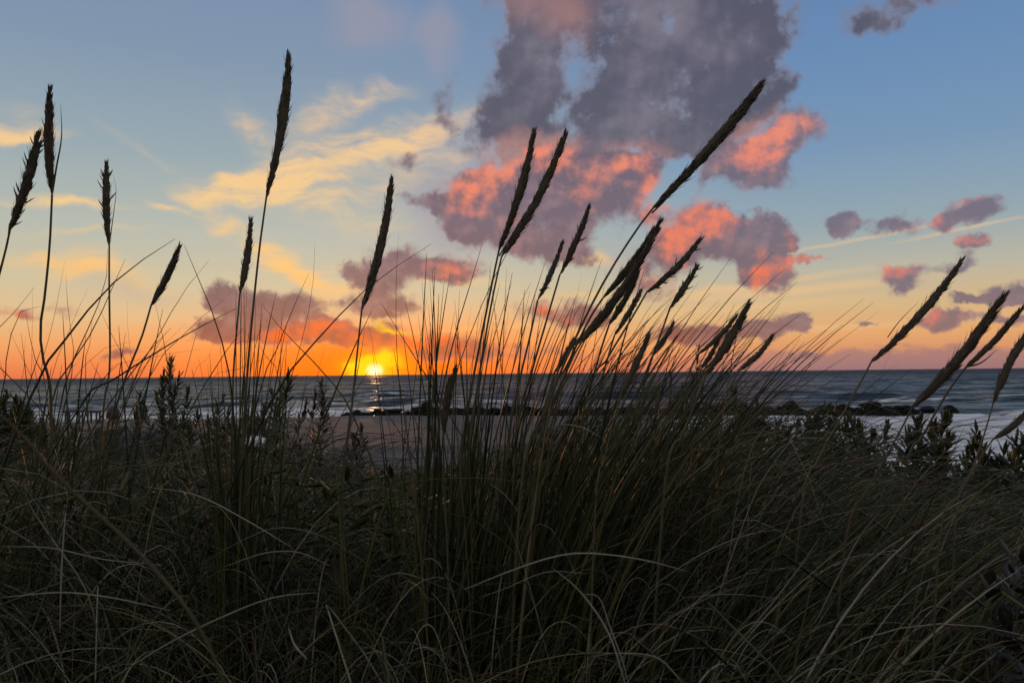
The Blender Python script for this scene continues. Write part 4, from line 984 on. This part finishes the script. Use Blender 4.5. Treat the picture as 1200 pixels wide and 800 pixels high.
def person(px, head_py, dep, label, top_mat, hair, wide, turn):
    hx = at(px, head_py, dep)
    base = Vector((hx[0], dep, hx[2] - .74))
    root = empty('person', base, label, 'person')
    root.rotation_euler = (0, 0, turn)
    # seated on the sand, knees drawn up, hands clasped before the shins; +y is towards the sea
    V0 = [(0, 0, .10), (0, -.03, .25), (0, .0, .42), (0, .03, .53), (0, .045, .60), (0, .05, .66), (0, .055, .74), (0, .05, .81)]
    E0 = [(i, i + 1) for i in range(7)]
    R0 = [(.15, .12), (.145 * wide, .11), (.165 * wide, .115), (.10, .08), (.052, .052), (.062, .065), (.078, .092), (.05, .06)]
    V_, E_, Rr = list(V0), list(E0), list(R0)
    for s1 in (-1, 1):
        k = len(V_)
        V_ += [(s1 * .17 * wide, .03, .51), (s1 * .25 * wide, .10, .30), (s1 * .13, .32, .26), (s1 * .07, .38, .26)]
        E_ += [(3, k), (k, k + 1), (k + 1, k + 2), (k + 2, k + 3)]; Rr += [.062, .046, .034, .028]
        for f_ in range(5):                       # four fingers and a thumb curling round the shin
            kk = len(V_)
            a = (f_ - 1.5) * .017 if f_ < 4 else .045
            ln = [.9, 1.0, .95, .78, .7][f_]
            V_ += [(s1 * .035, .40, .26 - a), (s1 * (.035 - .035 * ln), .405 - .006, .255 - a), (s1 * (.035 - .055 * ln), .39, .25 - a)]
            E_ += [(k + 3, kk), (kk, kk + 1), (kk + 1, kk + 2)]; Rr += [.010, .009, .008]
        k = len(V_)
        V_ += [(s1 * .10, .08, .10), (s1 * .13, .36, .42), (s1 * .12, .46, .08), (s1 * .12, .58, .04)]
        E_ += [(0, k), (k, k + 1), (k + 1, k + 2), (k + 2, k + 3)]; Rr += [.10, .072, .048, .038]
    body = link('body', skin_mesh('body', V_, E_, Rr, 0), root); body.data.materials.append(M_SKIN)
    # clothes, a little larger than the body
    Vt = [(0, 0, .08), (0, -.035, .25), (0, -.005, .42), (0, .03, .53), (0, .042, .585)]
    Et = [(0, 1), (1, 2), (2, 3), (3, 4)]; Rt = [(.20, .15), (.185 * wide, .14), (.195 * wide, .14), (.125, .095), (.075, .07)]
    for s1 in (-1, 1):
        k = len(Vt); Vt += [(s1 * .175 * wide, .03, .505), (s1 * .255 * wide, .10, .30), (s1 * .15, .30, .26)]
        Et += [(3, k), (k, k + 1), (k + 1, k + 2)]; Rt += [.080, .062, .048]
    j = link('jacket', skin_mesh('jacket', Vt, Et, Rt, 0), root); j.data.materials.append(top_mat)
    Vp = [(0, .02, .09)]; Ep = []; Rp = [(.165, .12)]
    for s1 in (-1, 1):
        k = len(Vp); Vp += [(s1 * .10, .09, .11), (s1 * .13, .36, .42), (s1 * .12, .455, .11)]
        Ep += [(0, k), (k, k + 1), (k + 1, k + 2)]; Rp += [.112, .086, .062]
    j = link('trousers', skin_mesh('trousers', Vp, Ep, Rp, 0), root); j.data.materials.append(M_JEANS)
    # head shell: hair cap over the back and top, nose and ears
    bm = bmesh.new(); bmesh.ops.create_uvsphere(bm, u_segments=24, v_segments=16, radius=1)
    for v_ in bm.verts:
        x1, y1, z1 = v_.co; f_ = 1 + .05 * mnoise.noise(v_.co * 3)
        y2 = y1 if y1 < .25 else .25 + (y1 - .25) * (.3 if z1 < .35 else .8)
        v_.co = Vector((x1 * .088 * f_, y2 * .108 * f_ + .045, (z1 if z1 > -.55 else -.55) * .125 * f_ + .765))
    me = bpy.data.meshes.new('hair'); bm.to_mesh(me); bm.free(); me.materials.append(hair)
    me.polygons.foreach_set('use_smooth', np.ones(len(me.polygons), bool)); link('hair', me, root)
    for nm, cpos, sc in (('ear', (-.088, .055, .735), (.014, .03, .038)), ('ear', (.088, .055, .735), (.014, .03, .038)), ('nose', (0, .16, .735), (.016, .024, .026))):
        bm = bmesh.new(); bmesh.ops.create_uvsphere(bm, u_segments=12, v_segments=8, radius=1)
        for v_ in bm.verts: v_.co = Vector((v_.co.x * sc[0] + cpos[0], v_.co.y * sc[1] + cpos[1], v_.co.z * sc[2] + cpos[2]))
        me = bpy.data.meshes.new(nm); bm.to_mesh(me); bm.free(); me.materials.append(M_SKIN)
        me.polygons.foreach_set('use_smooth', np.ones(len(me.polygons), bool)); link(nm, me, root)
person(131, 487, 11.3, 'person in a black jacket with short brown hair seated facing the sea', M_BLACK, M_HAIR, 1.0, R(6))
person(163, 489, 10.6, 'person in a dusky blue jacket seated on the right of the pair', M_BLUE, M_HAIR2, 1.12, R(-4))

# crumpled white cloth half hidden by the leaves
bm = bmesh.new(); bmesh.ops.create_icosphere(bm, subdivisions=4, radius=1)
for v_ in bm.verts:
    n_ = mnoise.noise(v_.co * 2.3) * .4 + abs(mnoise.noise(v_.co * 5)) * .25
    v_.co *= .75 + n_
    v_.co = Vector((v_.co.x * .045, v_.co.y * .03, v_.co.z * .028))
me = bpy.data.meshes.new('white_cloth'); bm.to_mesh(me); bm.free(); me.materials.append(plain_mat('white_fabric', (.72, .72, .70), (.82, .82, .80), 20, .8))
me.polygons.foreach_set('use_smooth', np.ones(len(me.polygons), bool))
pc = at(299, 517, 3.2)
tag(link('white_cloth', me, None, tuple(pc)), 'small crumpled white cloth half hidden by leaves left of the sand', 'cloth')
